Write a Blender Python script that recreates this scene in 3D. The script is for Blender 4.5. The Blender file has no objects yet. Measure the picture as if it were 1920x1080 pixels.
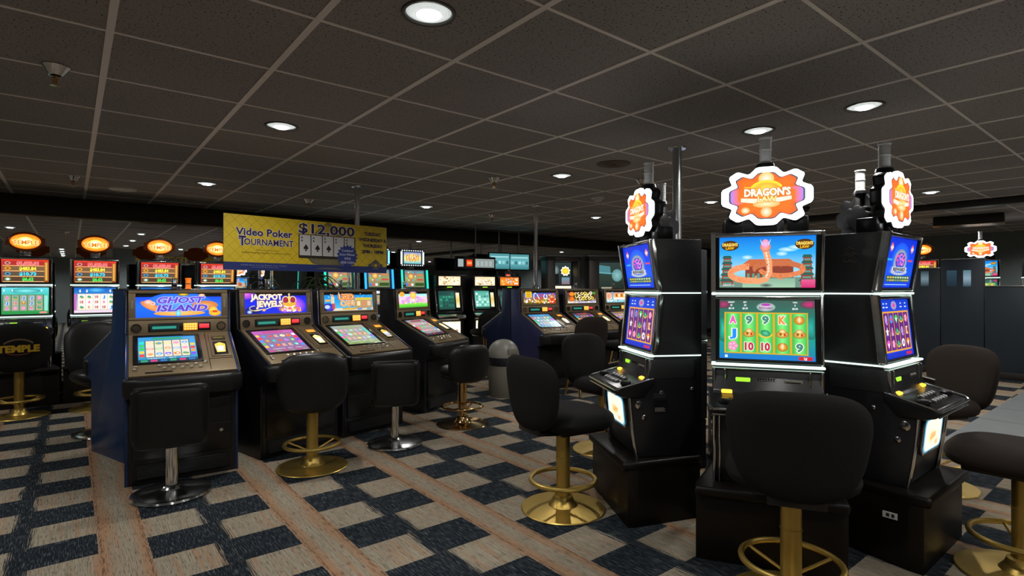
import bpy, bmesh, math, random
from mathutils import Vector, Matrix
R = math.radians
PI = math.pi
sc = bpy.context.scene
C = sc.collection
rnd = random.Random(7)

# ------------------------------------------------------------------ camera, world, exposure
FPX = 1033.0
cam_data = bpy.data.cameras.new('camera')
cam_data.sensor_width = 36.0
cam_data.lens = FPX / 1920.0 * 36.0
cam_data.clip_start = 0.02
camera = bpy.data.objects.new('camera', cam_data)
C.objects.link(camera)
camera.location = (0, 0, 1.28)
camera.rotation_euler = (R(90), 0, R(-38.70))
sc.camera = camera

world = bpy.data.worlds.new('world')
sc.world = world
world.use_nodes = True
world.node_tree.nodes['Background'].inputs['Color'].default_value = (0.02, 0.025, 0.03, 1)
world.node_tree.nodes['Background'].inputs['Strength'].default_value = 0.5

sc.view_settings.view_transform = 'Standard'
sc.view_settings.look = 'None'
sc.view_settings.gamma = 1.0
sc.view_settings.use_curve_mapping = False
sc.view_settings.exposure = 0.0
try:
    sc.cycles.use_denoising = True
    sc.cycles.max_bounces = 8
    sc.cycles.diffuse_bounces = 4
    sc.cycles.glossy_bounces = 4
    sc.cycles.transmission_bounces = 6
    sc.cycles.caustics_reflective = False
    sc.cycles.caustics_refractive = False
    sc.cycles.sample_clamp_indirect = 3.0
    sc.cycles.blur_glossy = 0.5
except Exception:
    pass
LAMP_POWER = 72.0          # watts of each recessed downlight
LAMP_COLOR = (1.0, 0.975, 0.935)

TILE = 0.67
CEIL = 2.40
# ------------------------------------------------------------------ colours and materials
def s2l(c):
    return c / 12.92 if c <= 0.04045 else ((c + 0.055) / 1.055) ** 2.4
def hx(h, a=1.0):
    if not isinstance(h, str):
        return tuple(h) if len(h) == 4 else (h[0], h[1], h[2], a)
    h = h.lstrip('#')
    return tuple(s2l(int(h[i:i + 2], 16) / 255) for i in (0, 2, 4)) + (a,)

MAT = {}
def principled(name, base, rough=0.5, metal=0.0, spec=0.5, coat=0.0, emis=None, es=0.0, trans=0.0, ior=1.45, noise=None, bump=None):
    m = bpy.data.materials.new(name)
    m.use_nodes = True
    nt = m.node_tree
    b = nt.nodes['Principled BSDF']
    b.inputs['Base Color'].default_value = hx(base)
    b.inputs['Roughness'].default_value = rough
    b.inputs['Metallic'].default_value = metal
    b.inputs['Specular IOR Level'].default_value = spec
    b.inputs['Coat Weight'].default_value = coat
    b.inputs['Transmission Weight'].default_value = trans
    b.inputs['IOR'].default_value = ior
    if emis is not None:
        b.inputs['Emission Color'].default_value = hx(emis)
        b.inputs['Emission Strength'].default_value = es
    tc = None
    if noise or bump:
        tc = nt.nodes.new('ShaderNodeTexCoord')
    if noise:                         # (scale, other colour, contrast)
        n = nt.nodes.new('ShaderNodeTexNoise')
        n.inputs['Scale'].default_value = noise[0]
        n.inputs['Detail'].default_value = 4
        nt.links.new(tc.outputs['Object'], n.inputs['Vector'])
        r = nt.nodes.new('ShaderNodeValToRGB')
        r.color_ramp.elements[0].position = 0.5 - noise[2]
        r.color_ramp.elements[1].position = 0.5 + noise[2]
        r.color_ramp.elements[0].color = hx(base)
        r.color_ramp.elements[1].color = hx(noise[1])
        nt.links.new(n.outputs['Fac'], r.inputs['Fac'])
        nt.links.new(r.outputs['Color'], b.inputs['Base Color'])
    if bump:                          # (scale, strength, distance)
        n = nt.nodes.new('ShaderNodeTexNoise')
        n.inputs['Scale'].default_value = bump[0]
        n.inputs['Detail'].default_value = 3
        nt.links.new(tc.outputs['Object'], n.inputs['Vector'])
        bp = nt.nodes.new('ShaderNodeBump')
        bp.inputs['Strength'].default_value = bump[1]
        bp.inputs['Distance'].default_value = bump[2]
        nt.links.new(n.outputs['Fac'], bp.inputs['Height'])
        nt.links.new(bp.outputs['Normal'], b.inputs['Normal'])
    MAT[name] = m
    return m

def art_material(name, strength):     # a lit print or screen: the picture's own colours give off light
    m = bpy.data.materials.new(name)
    m.use_nodes = True
    nt = m.node_tree
    b = nt.nodes['Principled BSDF']
    at = nt.nodes.new('ShaderNodeAttribute')
    at.attribute_name = 'Col'
    b.inputs['Base Color'].default_value = (0.01, 0.01, 0.01, 1)
    b.inputs['Roughness'].default_value = 0.35
    nt.links.new(at.outputs['Color'], b.inputs['Emission Color'])
    b.inputs['Emission Strength'].default_value = strength
    MAT[name] = m
def print_material(name, rough=0.5):
    m = bpy.data.materials.new(name)
    m.use_nodes = True
    nt = m.node_tree
    b = nt.nodes['Principled BSDF']
    at = nt.nodes.new('ShaderNodeAttribute')
    at.attribute_name = 'Col'
    b.inputs['Roughness'].default_value = rough
    nt.links.new(at.outputs['Color'], b.inputs['Base Color'])
    MAT[name] = m

art_material('lit_screen', 1.15)
art_material('lit_glass', 1.15)
art_material('lit_bright', 2.2)
print_material('printed', 0.5)
principled('black_laminate', (0.010, 0.010, 0.012), 0.32, noise=(3, (0.014, 0.014, 0.017), 0.2))
principled('blue_lit_laminate', (0.014, 0.036, 0.10), 0.30, noise=(4, (0.018, 0.044, 0.115), 0.2))  # navy made stronger, so blue light on the sides is in the colour
principled('purple_lit_laminate', (0.022, 0.026, 0.085), 0.34)  # tint stands in for purple light falling on the side panel
principled('deep_navy_laminate', (0.008, 0.015, 0.042), 0.32)
principled('midnight_laminate', (0.008, 0.018, 0.05), 0.32)
principled('banner_edge', (0.02, 0.03, 0.10), 0.4)
principled('dark_gray', (0.022, 0.023, 0.025), 0.42, noise=(60, (0.028, 0.029, 0.031), 0.2))
principled('black_plastic', (0.008, 0.008, 0.009), 0.3)
principled('bronze_panel', (0.205, 0.150, 0.082), 0.42, metal=0.25, noise=(6, (0.235, 0.172, 0.096), 0.25))
principled('silver_panel', (0.30, 0.285, 0.25), 0.4, metal=0.3)
principled('chrome', (0.78, 0.79, 0.80), 0.16, metal=1.0)
principled('brass', (0.56, 0.39, 0.10), 0.36, metal=0.85)
principled('polished_brass', (0.70, 0.47, 0.20), 0.14, metal=1.0)
principled('steel_pole', (0.50, 0.52, 0.53), 0.30, metal=1.0)
principled('vinyl', (0.006, 0.006, 0.0065), 0.40, bump=(60, 0.12, 0.004))
principled('fabric', (0.007, 0.007, 0.0075), 0.85, spec=0.2, noise=(300, (0.013, 0.0125, 0.012), 0.2), bump=(400, 0.3, 0.002))
principled('brown_fabric', (0.017, 0.013, 0.010), 0.85, spec=0.2, noise=(250, (0.027, 0.020, 0.016), 0.2), bump=(400, 0.3, 0.002))
principled('burgundy_vinyl', (0.12, 0.008, 0.016), 0.4, bump=(60, 0.1, 0.003))
principled('dark_wood', (0.005, 0.0035, 0.003), 0.42, spec=0.3, noise=(9, (0.009, 0.006, 0.004), 0.3))
principled('trash_shell', (0.17, 0.165, 0.13), 0.5, noise=(120, (0.21, 0.205, 0.165), 0.25))
principled('trash_dome', (0.20, 0.195, 0.165), 0.38, noise=(120, (0.24, 0.235, 0.20), 0.25))
principled('bag_plastic', (0.015, 0.016, 0.02), 0.25, bump=(25, 0.8, 0.02))
principled('candle_gray', (0.72, 0.74, 0.74), 0.45)
principled('clear_acrylic', (0.92, 0.95, 0.97), 0.05, trans=1.0, ior=1.3)
principled('amber_acrylic', (1.0, 0.35, 0.06), 0.2, trans=0.6, emis='ff8a20', es=0.35)
principled('white_plastic', (0.62, 0.62, 0.60), 0.45)
principled('cream_key', (0.50, 0.46, 0.38), 0.35)
principled('light_strip', (0.8, 0.9, 0.9), 0.3, emis=(0.74, 1.0, 0.86), es=1.45)
principled('white_border', (0.8, 0.8, 0.8), 0.3, emis=(0.93, 0.97, 1.0), es=4.0)
principled('green_led', (0.1, 0.3, 0.05), 0.4, emis=(0.45, 0.95, 0.03), es=1.0)
principled('amber_led', (0.3, 0.2, 0.02), 0.4, emis=(1.0, 0.55, 0.04), es=2.2)
principled('blue_tube', (0.05, 0.1, 0.4), 0.4, emis=(0.02, 0.34, 1.0), es=1.8)
principled('teal_tube', (0.05, 0.3, 0.25), 0.4, emis=(0.02, 0.62, 0.46), es=1.5)
principled('red_amber_rim', (0.16, 0.035, 0.006), 0.3, emis=(1.0, 0.20, 0.01), es=0.012)
principled('ceiling_tbar', (0.85, 0.81, 0.76), 0.4)
principled('lamp_lens', (0.9, 0.9, 0.9), 0.3, emis=(0.93, 1.0, 0.98), es=0.55)
principled('lamp_bulb', (0.9, 0.9, 0.9), 0.4, emis=(1.0, 1.0, 0.97), es=9.0)
principled('lamp_reflector', (0.80, 0.82, 0.82), 0.22, metal=1.0)
principled('lamp_trim', (0.10, 0.095, 0.09), 0.35, metal=0.3)
principled('beam_paint', (0.016, 0.013, 0.011), 0.45, noise=(2, (0.022, 0.017, 0.013), 0.2))
principled('gold_edge', (0.20, 0.14, 0.06), 0.35, metal=0.6)
principled('wall_paint', (0.20, 0.245, 0.255), 0.7, noise=(3, (0.24, 0.28, 0.29), 0.2))
principled('partition_laminate', (0.016, 0.024, 0.034), 0.45, noise=(2, (0.022, 0.031, 0.042), 0.3))
principled('mirror_glass', (0.88, 0.92, 0.93), 0.015, metal=1.0)
principled('gray_tile', (0.17, 0.185, 0.19), 0.45, noise=(5, (0.20, 0.215, 0.22), 0.3))
principled('vent_metal', (0.11, 0.085, 0.065), 0.5, metal=0.3)
principled('cabinet_brown', (0.045, 0.037, 0.032), 0.5)

def mnode(nt, op, a, b=None, c=None):
    n = nt.nodes.new('ShaderNodeMath')
    n.operation = op
    for i, v in enumerate((a, b, c)):
        if v is None:
            continue
        if isinstance(v, (int, float)):
            n.inputs[i].default_value = v
        else:
            nt.links.new(v, n.inputs[i])
    return n.outputs[0]

def mixc(nt, fac, a, b):
    n = nt.nodes.new('ShaderNodeMix')
    n.data_type = 'RGBA'
    if isinstance(fac, (int, float)):
        n.inputs[0].default_value = fac
    else:
        nt.links.new(fac, n.inputs[0])
    for i, v in ((6, a), (7, b)):
        if isinstance(v, tuple):
            n.inputs[i].default_value = v
        else:
            nt.links.new(v, n.inputs[i])
    return n.outputs[2]

def carpet_material():
    m = bpy.data.materials.new('carpet')
    m.use_nodes = True
    nt = m.node_tree
    b = nt.nodes['Principled BSDF']
    b.inputs['Roughness'].default_value = 0.95
    b.inputs['Specular IOR Level'].default_value = 0.1
    tc = nt.nodes.new('ShaderNodeTexCoord')
    sep = nt.nodes.new('ShaderNodeSeparateXYZ')
    nt.links.new(tc.outputs['Object'], sep.inputs[0])
    X, Y = sep.outputs[0], sep.outputs[1]
    def noise(sx, sy, scale, detail=3.0):
        mp = nt.nodes.new('ShaderNodeMapping')
        mp.inputs['Scale'].default_value = (sx, sy, 1)
        nt.links.new(tc.outputs['Object'], mp.inputs['Vector'])
        n = nt.nodes.new('ShaderNodeTexNoise')
        n.inputs['Scale'].default_value = scale
        n.inputs['Detail'].default_value = detail
        nt.links.new(mp.outputs[0], n.inputs['Vector'])
        return n.outputs['Fac']
    streak = noise(260, 4.5, 1.0)
    dash = noise(240, 16, 1.0, 1.0)
    fine = noise(170, 170, 1.0)
    broad = noise(30, 1.5, 1.0)
    # ragged edges
    jit = mnode(nt, 'MULTIPLY', mnode(nt, 'SUBTRACT', noise(90, 90, 1.0), 0.5), 0.012)
    xs = mnode(nt, 'DIVIDE', mnode(nt, 'SUBTRACT', mnode(nt, 'ADD', X, jit), 0.305), 0.80)
    kx = mnode(nt, 'FLOOR', xs)
    fx = mnode(nt, 'MULTIPLY', mnode(nt, 'SUBTRACT', xs, kx), 0.80)
    ys = mnode(nt, 'DIVIDE', mnode(nt, 'SUBTRACT', mnode(nt, 'ADD', Y, mnode(nt, 'MULTIPLY', jit, 0.6)), mnode(nt, 'ADD', mnode(nt, 'MULTIPLY', kx, 0.055), 3.09)), 0.565)
    fy = mnode(nt, 'FRACT', ys)
    rowa = mnode(nt, 'LESS_THAN', fy, 0.5)
    rowb = mnode(nt, 'SUBTRACT', 1.0, rowa)
    ina = mnode(nt, 'LESS_THAN', fx, 0.285)
    inb = mnode(nt, 'MULTIPLY', mnode(nt, 'GREATER_THAN', fx, 0.325), mnode(nt, 'LESS_THAN', fx, 0.60))
    spine = mnode(nt, 'LESS_THAN', mnode(nt, 'ABSOLUTE', mnode(nt, 'SUBTRACT', fx, mnode(nt, 'ADD', 0.300, mnode(nt, 'MULTIPLY', mnode(nt, 'SUBTRACT', streak, 0.5), 0.14)))), 0.038)
    dark = mnode(nt, 'MAXIMUM', mnode(nt, 'ADD', mnode(nt, 'MULTIPLY', ina, rowa), mnode(nt, 'MULTIPLY', inb, rowb)), spine)
    # cream field with orange beside the plain strip
    e1 = mnode(nt, 'ABSOLUTE', mnode(nt, 'SUBTRACT', fx, 0.62))
    e2 = mnode(nt, 'ABSOLUTE', mnode(nt, 'SUBTRACT', fx, 0.785))
    ed = mnode(nt, 'MINIMUM', e1, e2)
    org = mnode(nt, 'SUBTRACT', 1.0, mnode(nt, 'MULTIPLY', ed, 19.0))
    org = mnode(nt, 'MULTIPLY', mnode(nt, 'MAXIMUM', org, 0.0), mnode(nt, 'MULTIPLY', streak, 1.5))
    org = mnode(nt, 'ADD', org, mnode(nt, 'MULTIPLY', mnode(nt, 'MAXIMUM', mnode(nt, 'SUBTRACT', broad, 0.50), 0.0), 2.6))
    org = mnode(nt, 'MINIMUM', org, 0.8)
    cream = mixc(nt, mnode(nt, 'MULTIPLY_ADD', streak, 2.4, -0.7), hx((0.185, 0.160, 0.115)), hx((0.350, 0.308, 0.235)))
    cream = mixc(nt, org, cream, hx((0.31, 0.155, 0.075)))
    navy = mixc(nt, mnode(nt, 'MULTIPLY_ADD', dash, 3.2, -1.62), hx((0.007, 0.011, 0.016)), hx((0.115, 0.132, 0.14)))
    col = mixc(nt, dark, cream, navy)
    rim = mnode(nt, 'LESS_THAN', mnode(nt, 'MINIMUM', mnode(nt, 'ABSOLUTE', mnode(nt, 'SUBTRACT', fx, 0.612)), mnode(nt, 'MINIMUM', mnode(nt, 'ABSOLUTE', mnode(nt, 'SUBTRACT', fx, 0.79)), mnode(nt, 'ABSOLUTE', mnode(nt, 'SUBTRACT', fx, 0.262)))), 0.006)
    cut = mnode(nt, 'MAXIMUM', mnode(nt, 'MULTIPLY', mnode(nt, 'LESS_THAN', dash, 0.40), 0.45), mnode(nt, 'MULTIPLY', mnode(nt, 'MULTIPLY', rim, mnode(nt, 'LESS_THAN', dash, 0.50)), 0.6))
    col = mixc(nt, cut, col, hx((0.018, 0.020, 0.022)))
    nt.links.new(col, b.inputs['Base Color'])
    bp = nt.nodes.new('ShaderNodeBump')
    bp.inputs['Strength'].default_value = 0.5
    bp.inputs['Distance'].default_value = 0.004
    nt.links.new(fine, bp.inputs['Height'])
    nt.links.new(bp.outputs['Normal'], b.inputs['Normal'])
    MAT['carpet'] = m
carpet_material()

def ceiling_material():
    m = bpy.data.materials.new('ceiling_tile')
    m.use_nodes = True
    nt = m.node_tree
    b = nt.nodes['Principled BSDF']
    b.inputs['Roughness'].default_value = 0.8
    b.inputs['Specular IOR Level'].default_value = 0.2
    tc = nt.nodes.new('ShaderNodeTexCoord')
    n = nt.nodes.new('ShaderNodeTexNoise')
    n.inputs['Scale'].default_value = 95
    n.inputs['Detail'].default_value = 2
    nt.links.new(tc.outputs['Object'], n.inputs['Vector'])
    n2 = nt.nodes.new('ShaderNodeTexNoise')
    n2.inputs['Scale'].default_value = 0.9
    nt.links.new(tc.outputs['Object'], n2.inputs['Vector'])
    holes = mnode(nt, 'LESS_THAN', n.outputs['Fac'], 0.37)
    base = mixc(nt, n2.outputs['Fac'], hx((0.285, 0.272, 0.265)), hx((0.385, 0.362, 0.345)))
    col = mixc(nt, mnode(nt, 'MULTIPLY', holes, 0.85), base, hx((0.02, 0.018, 0.016)))
    nt.links.new(col, b.inputs['Base Color'])
    MAT['ceiling_tile'] = m
ceiling_material()

# ------------------------------------------------------------------ mesh building
class MB:
    def __init__(s):
        s.bm = bmesh.new()
        s.col = s.bm.loops.layers.float_color.new('Col')
        s.mats = []
        s.m = 'black_plastic'
    def mi(s, m):
        m = m or s.m
        if m not in s.mats:
            s.mats.append(m)
        return s.mats.index(m)
    def face(s, pts, m=None, col=None, cols=None):
        vs = [s.bm.verts.new(p) for p in pts]
        f = s.bm.faces.new(vs)
        f.material_index = s.mi(m)
        if cols:
            for l, c in zip(f.loops, cols):
                l[s.col] = c
        elif col:
            for l in f.loops:
                l[s.col] = col
        return f
    def merge(s, t, m=None, mat=None):
        bmesh.ops.recalc_face_normals(t, faces=t.faces[:])
        idx = s.mi(m)
        t.verts.ensure_lookup_table()
        vm = {}
        for v in t.verts:
            vm[v] = s.bm.verts.new(mat @ v.co if mat else v.co)
        for f in t.faces:
            nf = s.bm.faces.new([vm[v] for v in f.verts])
            nf.material_index = idx
        t.free()
    def box(s, a, b, m=None, bev=0.0, seg=2, mat=None):
        t = bmesh.new()
        bmesh.ops.create_cube(t, size=1.0)
        for v in t.verts:
            v.co = Vector([(a[i] + b[i]) / 2 + v.co[i] * (b[i] - a[i]) for i in range(3)])
        if bev:
            bmesh.ops.bevel(t, geom=t.edges[:], offset=bev, segments=seg, profile=0.5, affect='EDGES')
        s.merge(t, m, mat)
    def extrude(s, pts3, vec, m=None, bev=0.0, seg=2, mat=None):
        t = bmesh.new()
        vec = Vector(vec)
        a = [t.verts.new(p) for p in pts3]
        b = [t.verts.new(Vector(p) + vec) for p in pts3]
        n = len(a)
        t.faces.new(a)
        t.faces.new(b[::-1])
        for i in range(n):
            t.faces.new((a[i], b[i], b[(i + 1) % n], a[(i + 1) % n]))
        if bev:
            bmesh.ops.recalc_face_normals(t, faces=t.faces[:])
            bmesh.ops.bevel(t, geom=t.edges[:], offset=bev, segments=seg, profile=0.5, affect='EDGES')
        s.merge(t, m, mat)
    def prism(s, prof, x0, x1, m=None, bev=0.0, seg=2):      # profile in (y, z)
        s.extrude([(x0, y, z) for y, z in prof], (x1 - x0, 0, 0), m, bev, seg)
    def plate(s, out, y0, y1, m=None, bev=0.0):              # outline in (x, z)
        s.extrude([(x, y0, z) for x, z in out], (0, y1 - y0, 0), m, bev)
    def lathe(s, prof, c=(0, 0, 0), m=None, seg=32, mat=None):
        t = bmesh.new()
        rings = []
        for r, z in prof:
            if r < 1e-5:
                rings.append([t.verts.new((c[0], c[1], c[2] + z))])
            else:
                rings.append([t.verts.new((c[0] + r * math.cos(2 * PI * k / seg), c[1] + r * math.sin(2 * PI * k / seg), c[2] + z)) for k in range(seg)])
        for a, b in zip(rings, rings[1:]):
            for k in range(seg):
                k2 = (k + 1) % seg
                if len(a) == 1 and len(b) == 1:
                    continue
                if len(a) == 1:
                    t.faces.new((a[0], b[k], b[k2]))
                elif len(b) == 1:
                    t.faces.new((a[k], b[0], a[k2]))
                else:
                    t.faces.new((a[k], b[k], b[k2], a[k2]))
        s.merge(t, m, mat)
    def tube(s, path, r, m=None, seg=10, closed=False, r2=None):
        t = bmesh.new()
        path = [Vector(p) for p in path]
        n = len(path)
        rings = []
        up = Vector((0, 0, 1))
        for i, p in enumerate(path):
            if closed:
                d = path[(i + 1) % n] - path[i - 1]
            else:
                d = path[min(i + 1, n - 1)] - path[max(i - 1, 0)]
            d.normalize()
            u = up if abs(d.dot(up)) < 0.95 else Vector((1, 0, 0))
            a = d.cross(u).normalized()
            b = a.cross(d).normalized()
            rr = r if r2 is None else r + (r2 - r) * i / max(1, n - 1)
            rings.append([t.verts.new(p + rr * (math.cos(2 * PI * k / seg) * a + math.sin(2 * PI * k / seg) * b)) for k in range(seg)])
        prs = list(zip(rings, rings[1:])) + ([(rings[-1], rings[0])] if closed else [])
        for a, b in prs:
            for k in range(seg):
                t.faces.new((a[k], b[k], b[(k + 1) % seg], a[(k + 1) % seg]))
        if not closed:
            t.faces.new(rings[0])
            t.faces.new(rings[-1][::-1])
        s.merge(t, m)
    def ring(s, c, rad, r, m=None, seg=40, tseg=10):
        s.tube([(c[0] + rad * math.cos(2 * PI * k / seg), c[1] + rad * math.sin(2 * PI * k / seg), c[2]) for k in range(seg)], r, m, tseg, True)
    def cushion(s, w, h, th, m=None, n=3.2, taper=0.0, bend=0.0, seg=44, mat=None, flat=0.0):
        # a padded panel in the (x, z) plane, thickness along y, bent about the vertical
        t = bmesh.new()
        def pt(k, q):
            a = 2 * PI * k / seg
            ca, sa = math.cos(a), math.sin(a)
            x = math.copysign(abs(ca) ** (2 / n), ca) * w / 2 * q
            z = math.copysign(abs(sa) ** (2 / n), sa) * h / 2 * q
            x *= 1 + taper * z / (h / 2)
            return x, z
        qs = (0.35, 0.62, 0.80, 0.91, 0.97, 1.0)
        sides = []
        for sg in (-1, 1):
            rings = []
            for q in qs:
                d = th / 2 * max(0.0, 1 - q ** (4 + flat * 6)) ** 0.5
                ring = []
                for k in range(seg):
                    x, z = pt(k, q)
                    ring.append(t.verts.new((x, sg * d + bend * (x / (w / 2)) ** 2, z)))
                rings.append(ring)
            for a, b in zip(rings, rings[1:]):
                for k in range(seg):
                    t.faces.new((a[k], b[k], b[(k + 1) % seg], a[(k + 1) % seg]))
            c = t.verts.new((0, sg * th / 2, 0))
            for k in range(seg):
                t.faces.new((c, rings[0][k], rings[0][(k + 1) % seg]))
            sides.append(rings)
        bmesh.ops.remove_doubles(t, verts=t.verts[:], dist=1e-5)
        s.merge(t, m, mat)
    def mesh(s, name, sharp=35):
        me = bpy.data.meshes.new(name)
        s.bm.to_mesh(me)
        s.bm.free()
        for m in s.mats:
            me.materials.append(MAT[m])
        for p in me.polygons:
            p.use_smooth = True
        try:
            me.set_sharp_from_angle(angle=R(sharp))
        except Exception:
            pass
        return me

CACHE = {}
def link(name, me, parent=None, loc=None, rz=None):
    o = bpy.data.objects.new(name, me)
    C.objects.link(o)
    if parent is not None:
        o.parent = parent
    if loc is not None:
        o.location = loc
    if rz is not None:
        o.rotation_euler = (0, 0, rz)
    return o
def part(name, parent, key, fn, loc=None, label=None):
    key = key if key is not None else ('once', name, len(CACHE))
    if key not in CACHE:
        mb = MB()
        fn(mb)
        CACHE[key] = mb.mesh(name)
    o = link(name, CACHE[key], parent, loc)
    if label:
        o['label'] = label
    return o
def thing(name, label, cat, loc=(0, 0, 0), rz=0.0, group=None):
    o = link(name, None, None, loc, rz)
    o.empty_display_size = 0.1
    o['label'] = label
    o['category'] = cat
    if group:
        o['group'] = group
    return o
def solo(name, label, cat, key, fn, loc=(0, 0, 0), rz=0.0, group=None):
    o = part(name, None, key, fn, loc)
    o.rotation_euler = (0, 0, rz)
    o['label'] = label
    o['category'] = cat
    if group:
        o['group'] = group
    return o
def struct(name, fn, loc=(0, 0, 0), parent=None):
    o = part(name, parent, None, fn, loc)
    o['kind'] = 'structure'
    return o

# ------------------------------------------------------------------ pictures: flat shapes laid in a local plane
GLYPH = {}
def glyphs(s, bold=0.0, shear=0.0):
    k = (s, bold, shear)
    if k in GLYPH:
        return GLYPH[k]
    cu = bpy.data.curves.new('lettering', 'FONT')
    cu.body = s
    cu.size = 1.0
    cu.offset = bold
    cu.shear = shear
    cu.resolution_u = 2
    cu.align_x = 'LEFT'
    ob = bpy.data.objects.new('lettering', cu)
    me = bpy.data.meshes.new_from_object(ob)
    vs = [(v.co.x, v.co.y) for v in me.vertices]
    fs = [tuple(p.vertices) for p in me.polygons]
    bpy.data.objects.remove(ob)
    bpy.data.curves.remove(cu)
    bpy.data.meshes.remove(me)
    GLYPH[k] = (vs, fs)
    return GLYPH[k]

class Art:
    """pictures on a plane: (u right, v up), origin at the lower left, layers lifted a hair each"""
    def __init__(s, mb, O, ux, uz, w, h, mat, step=0.00022):
        s.mb, s.O, s.ux, s.uz = mb, Vector(O), Vector(ux).normalized(), Vector(uz).normalized()
        s.n = s.ux.cross(s.uz)
        s.w, s.h, s.mat, s.k, s.step = w, h, mat, 0, step
        s.clip = True
    def P(s, u, v):
        if s.clip:
            u = min(max(u, 0), s.w)
            v = min(max(v, 0), s.h)
        return s.O + s.ux * u + s.uz * v + s.n * (s.k * s.step)
    def lift(s):
        s.k += 1
    def poly(s, pts, col, lift=True):
        if lift:
            s.lift()
        q = [s.P(u, v) for u, v in pts]
        out = [q[0]]
        for p in q[1:]:
            if (p - out[-1]).length > 1e-6:
                out.append(p)
        if len(out) > 2 and (out[0] - out[-1]).length < 1e-6:
            out.pop()
        if len(out) > 2:
            try:
                s.mb.face(out, s.mat, hx(col))
            except ValueError:
                pass
    def rect(s, u0, v0, u1, v1, col, lift=True):
        s.poly([(u0, v0), (u1, v0), (u1, v1), (u0, v1)], col, lift)
    def grad(s, u0, v0, u1, v1, cols, horizontal=False, lift=True):
        if lift:
            s.lift()
        n = len(cols) - 1
        cols = [hx(c) for c in cols]
        for i in range(n):
            if horizontal:
                a, b = u0 + (u1 - u0) * i / n, u0 + (u1 - u0) * (i + 1) / n
                s.mb.face([s.P(a, v0), s.P(b, v0), s.P(b, v1), s.P(a, v1)], s.mat, cols=[cols[i], cols[i + 1], cols[i + 1], cols[i]])
            else:
                a, b = v0 + (v1 - v0) * i / n, v0 + (v1 - v0) * (i + 1) / n
                s.mb.face([s.P(u0, a), s.P(u1, a), s.P(u1, b), s.P(u0, b)], s.mat, cols=[cols[i], cols[i], cols[i + 1], cols[i + 1]])
    def disc(s, u, v, ru, rv, col, edge=None, seg=18, rot=0.0, lift=True):
        if lift:
            s.lift()
        pts = []
        for k in range(seg):
            a = 2 * PI * k / seg
            x, y = ru * math.cos(a), rv * math.sin(a)
            pts.append((u + x * math.cos(rot) - y * math.sin(rot), v + x * math.sin(rot) + y * math.cos(rot)))
        if edge is None:
            s.poly(pts, col, False)
        else:
            c0, c1 = hx(col), hx(edge)
            for k in range(seg):
                a, b = pts[k], pts[(k + 1) % seg]
                try:
                    s.mb.face([s.P(u, v), s.P(*a), s.P(*b)], s.mat, cols=[c0, c1, c1])
                except ValueError:
                    pass
    def star(s, u, v, r0, r1, n, col, rot=0.0, su=1.0):
        s.poly([(u + su * (r0 if k % 2 == 0 else r1) * math.sin(PI * k / n + rot), v + (r0 if k % 2 == 0 else r1) * math.cos(PI * k / n + rot)) for k in range(2 * n)], col)
    def line(s, pts, w, col, w2=None):
        s.lift()
        n = len(pts)
        L, Rr = [], []
        for i, p in enumerate(pts):
            a, b = pts[max(0, i - 1)], pts[min(n - 1, i + 1)]
            dx, dy = b[0] - a[0], b[1] - a[1]
            l = math.hypot(dx, dy) or 1
            ww = (w if w2 is None else w + (w2 - w) * i / (n - 1)) / 2
            L.append((p[0] - dy / l * ww, p[1] + dx / l * ww))
            Rr.append((p[0] + dy / l * ww, p[1] - dx / l * ww))
        for i in range(n - 1):
            s.poly([L[i], Rr[i], Rr[i + 1], L[i + 1]], col, False)
    def arc(s, u, v, ru, rv, a0, a1, w, col, seg=14, w2=None):
        s.line([(u + ru * math.cos(R(a0 + (a1 - a0) * k / seg)), v + rv * math.sin(R(a0 + (a1 - a0) * k / seg))) for k in range(seg + 1)], w, col, w2)
    def ngon(s, pts, col):
        s.poly(pts, col)
    def text(s, t, u, v, h, col, w=None, bold=0.0, outline=None, ow=0.05, shear=0.0, align='c', bend=0.0):
        """t centred on (u, v); h = capital height; w = forced width"""
        for lay in ((outline, bold + ow), (col, bold)):
            if lay[0] is None:
                continue
            vs, fs = glyphs(t, lay[1], shear)
            if not vs:
                return
            bs, _ = glyphs(t, bold, shear)
            x0, x1 = min(p[0] for p in bs), max(p[0] for p in bs)
            sc_y = h / 0.70
            sc_x = sc_y if w is None else w / (x1 - x0)
            cx = (x0 + x1) / 2 if align == 'c' else (x0 if align == 'l' else x1)
            s.lift()
            c = hx(lay[0])
            for f in fs:
                q = []
                for i in f:
                    x = (vs[i][0] - cx) * sc_x
                    y = (vs[i][1] - 0.35) * sc_y
                    if bend:
                        y -= bend * (x / (w or 0.3)) ** 2
                    q.append(s.P(u + x, v + y))
                try:
                    s.mb.face(q, s.mat, c)
                except ValueError:
                    pass

def scalloped(a, b):
    q = [(.20, 1.0), (.37, .75), (.62, .88), (.81, .70), (.735, .41), (.975, .26)]
    pts = q + [(x, -z) for x, z in q[::-1]] + [(-x, -z) for x, z in q] + [(-x, z) for x, z in q[::-1]]
    out = []
    n = len(pts)
    for i in range(n):
        p, r = pts[i], pts[(i + 1) % n]
        out.append((.87 * p[0] + .13 * r[0], .87 * p[1] + .13 * r[1]))
        out.append((.13 * p[0] + .87 * r[0], .13 * p[1] + .87 * r[1]))
    return [(x * a, z * b) for x, z in out]

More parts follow.
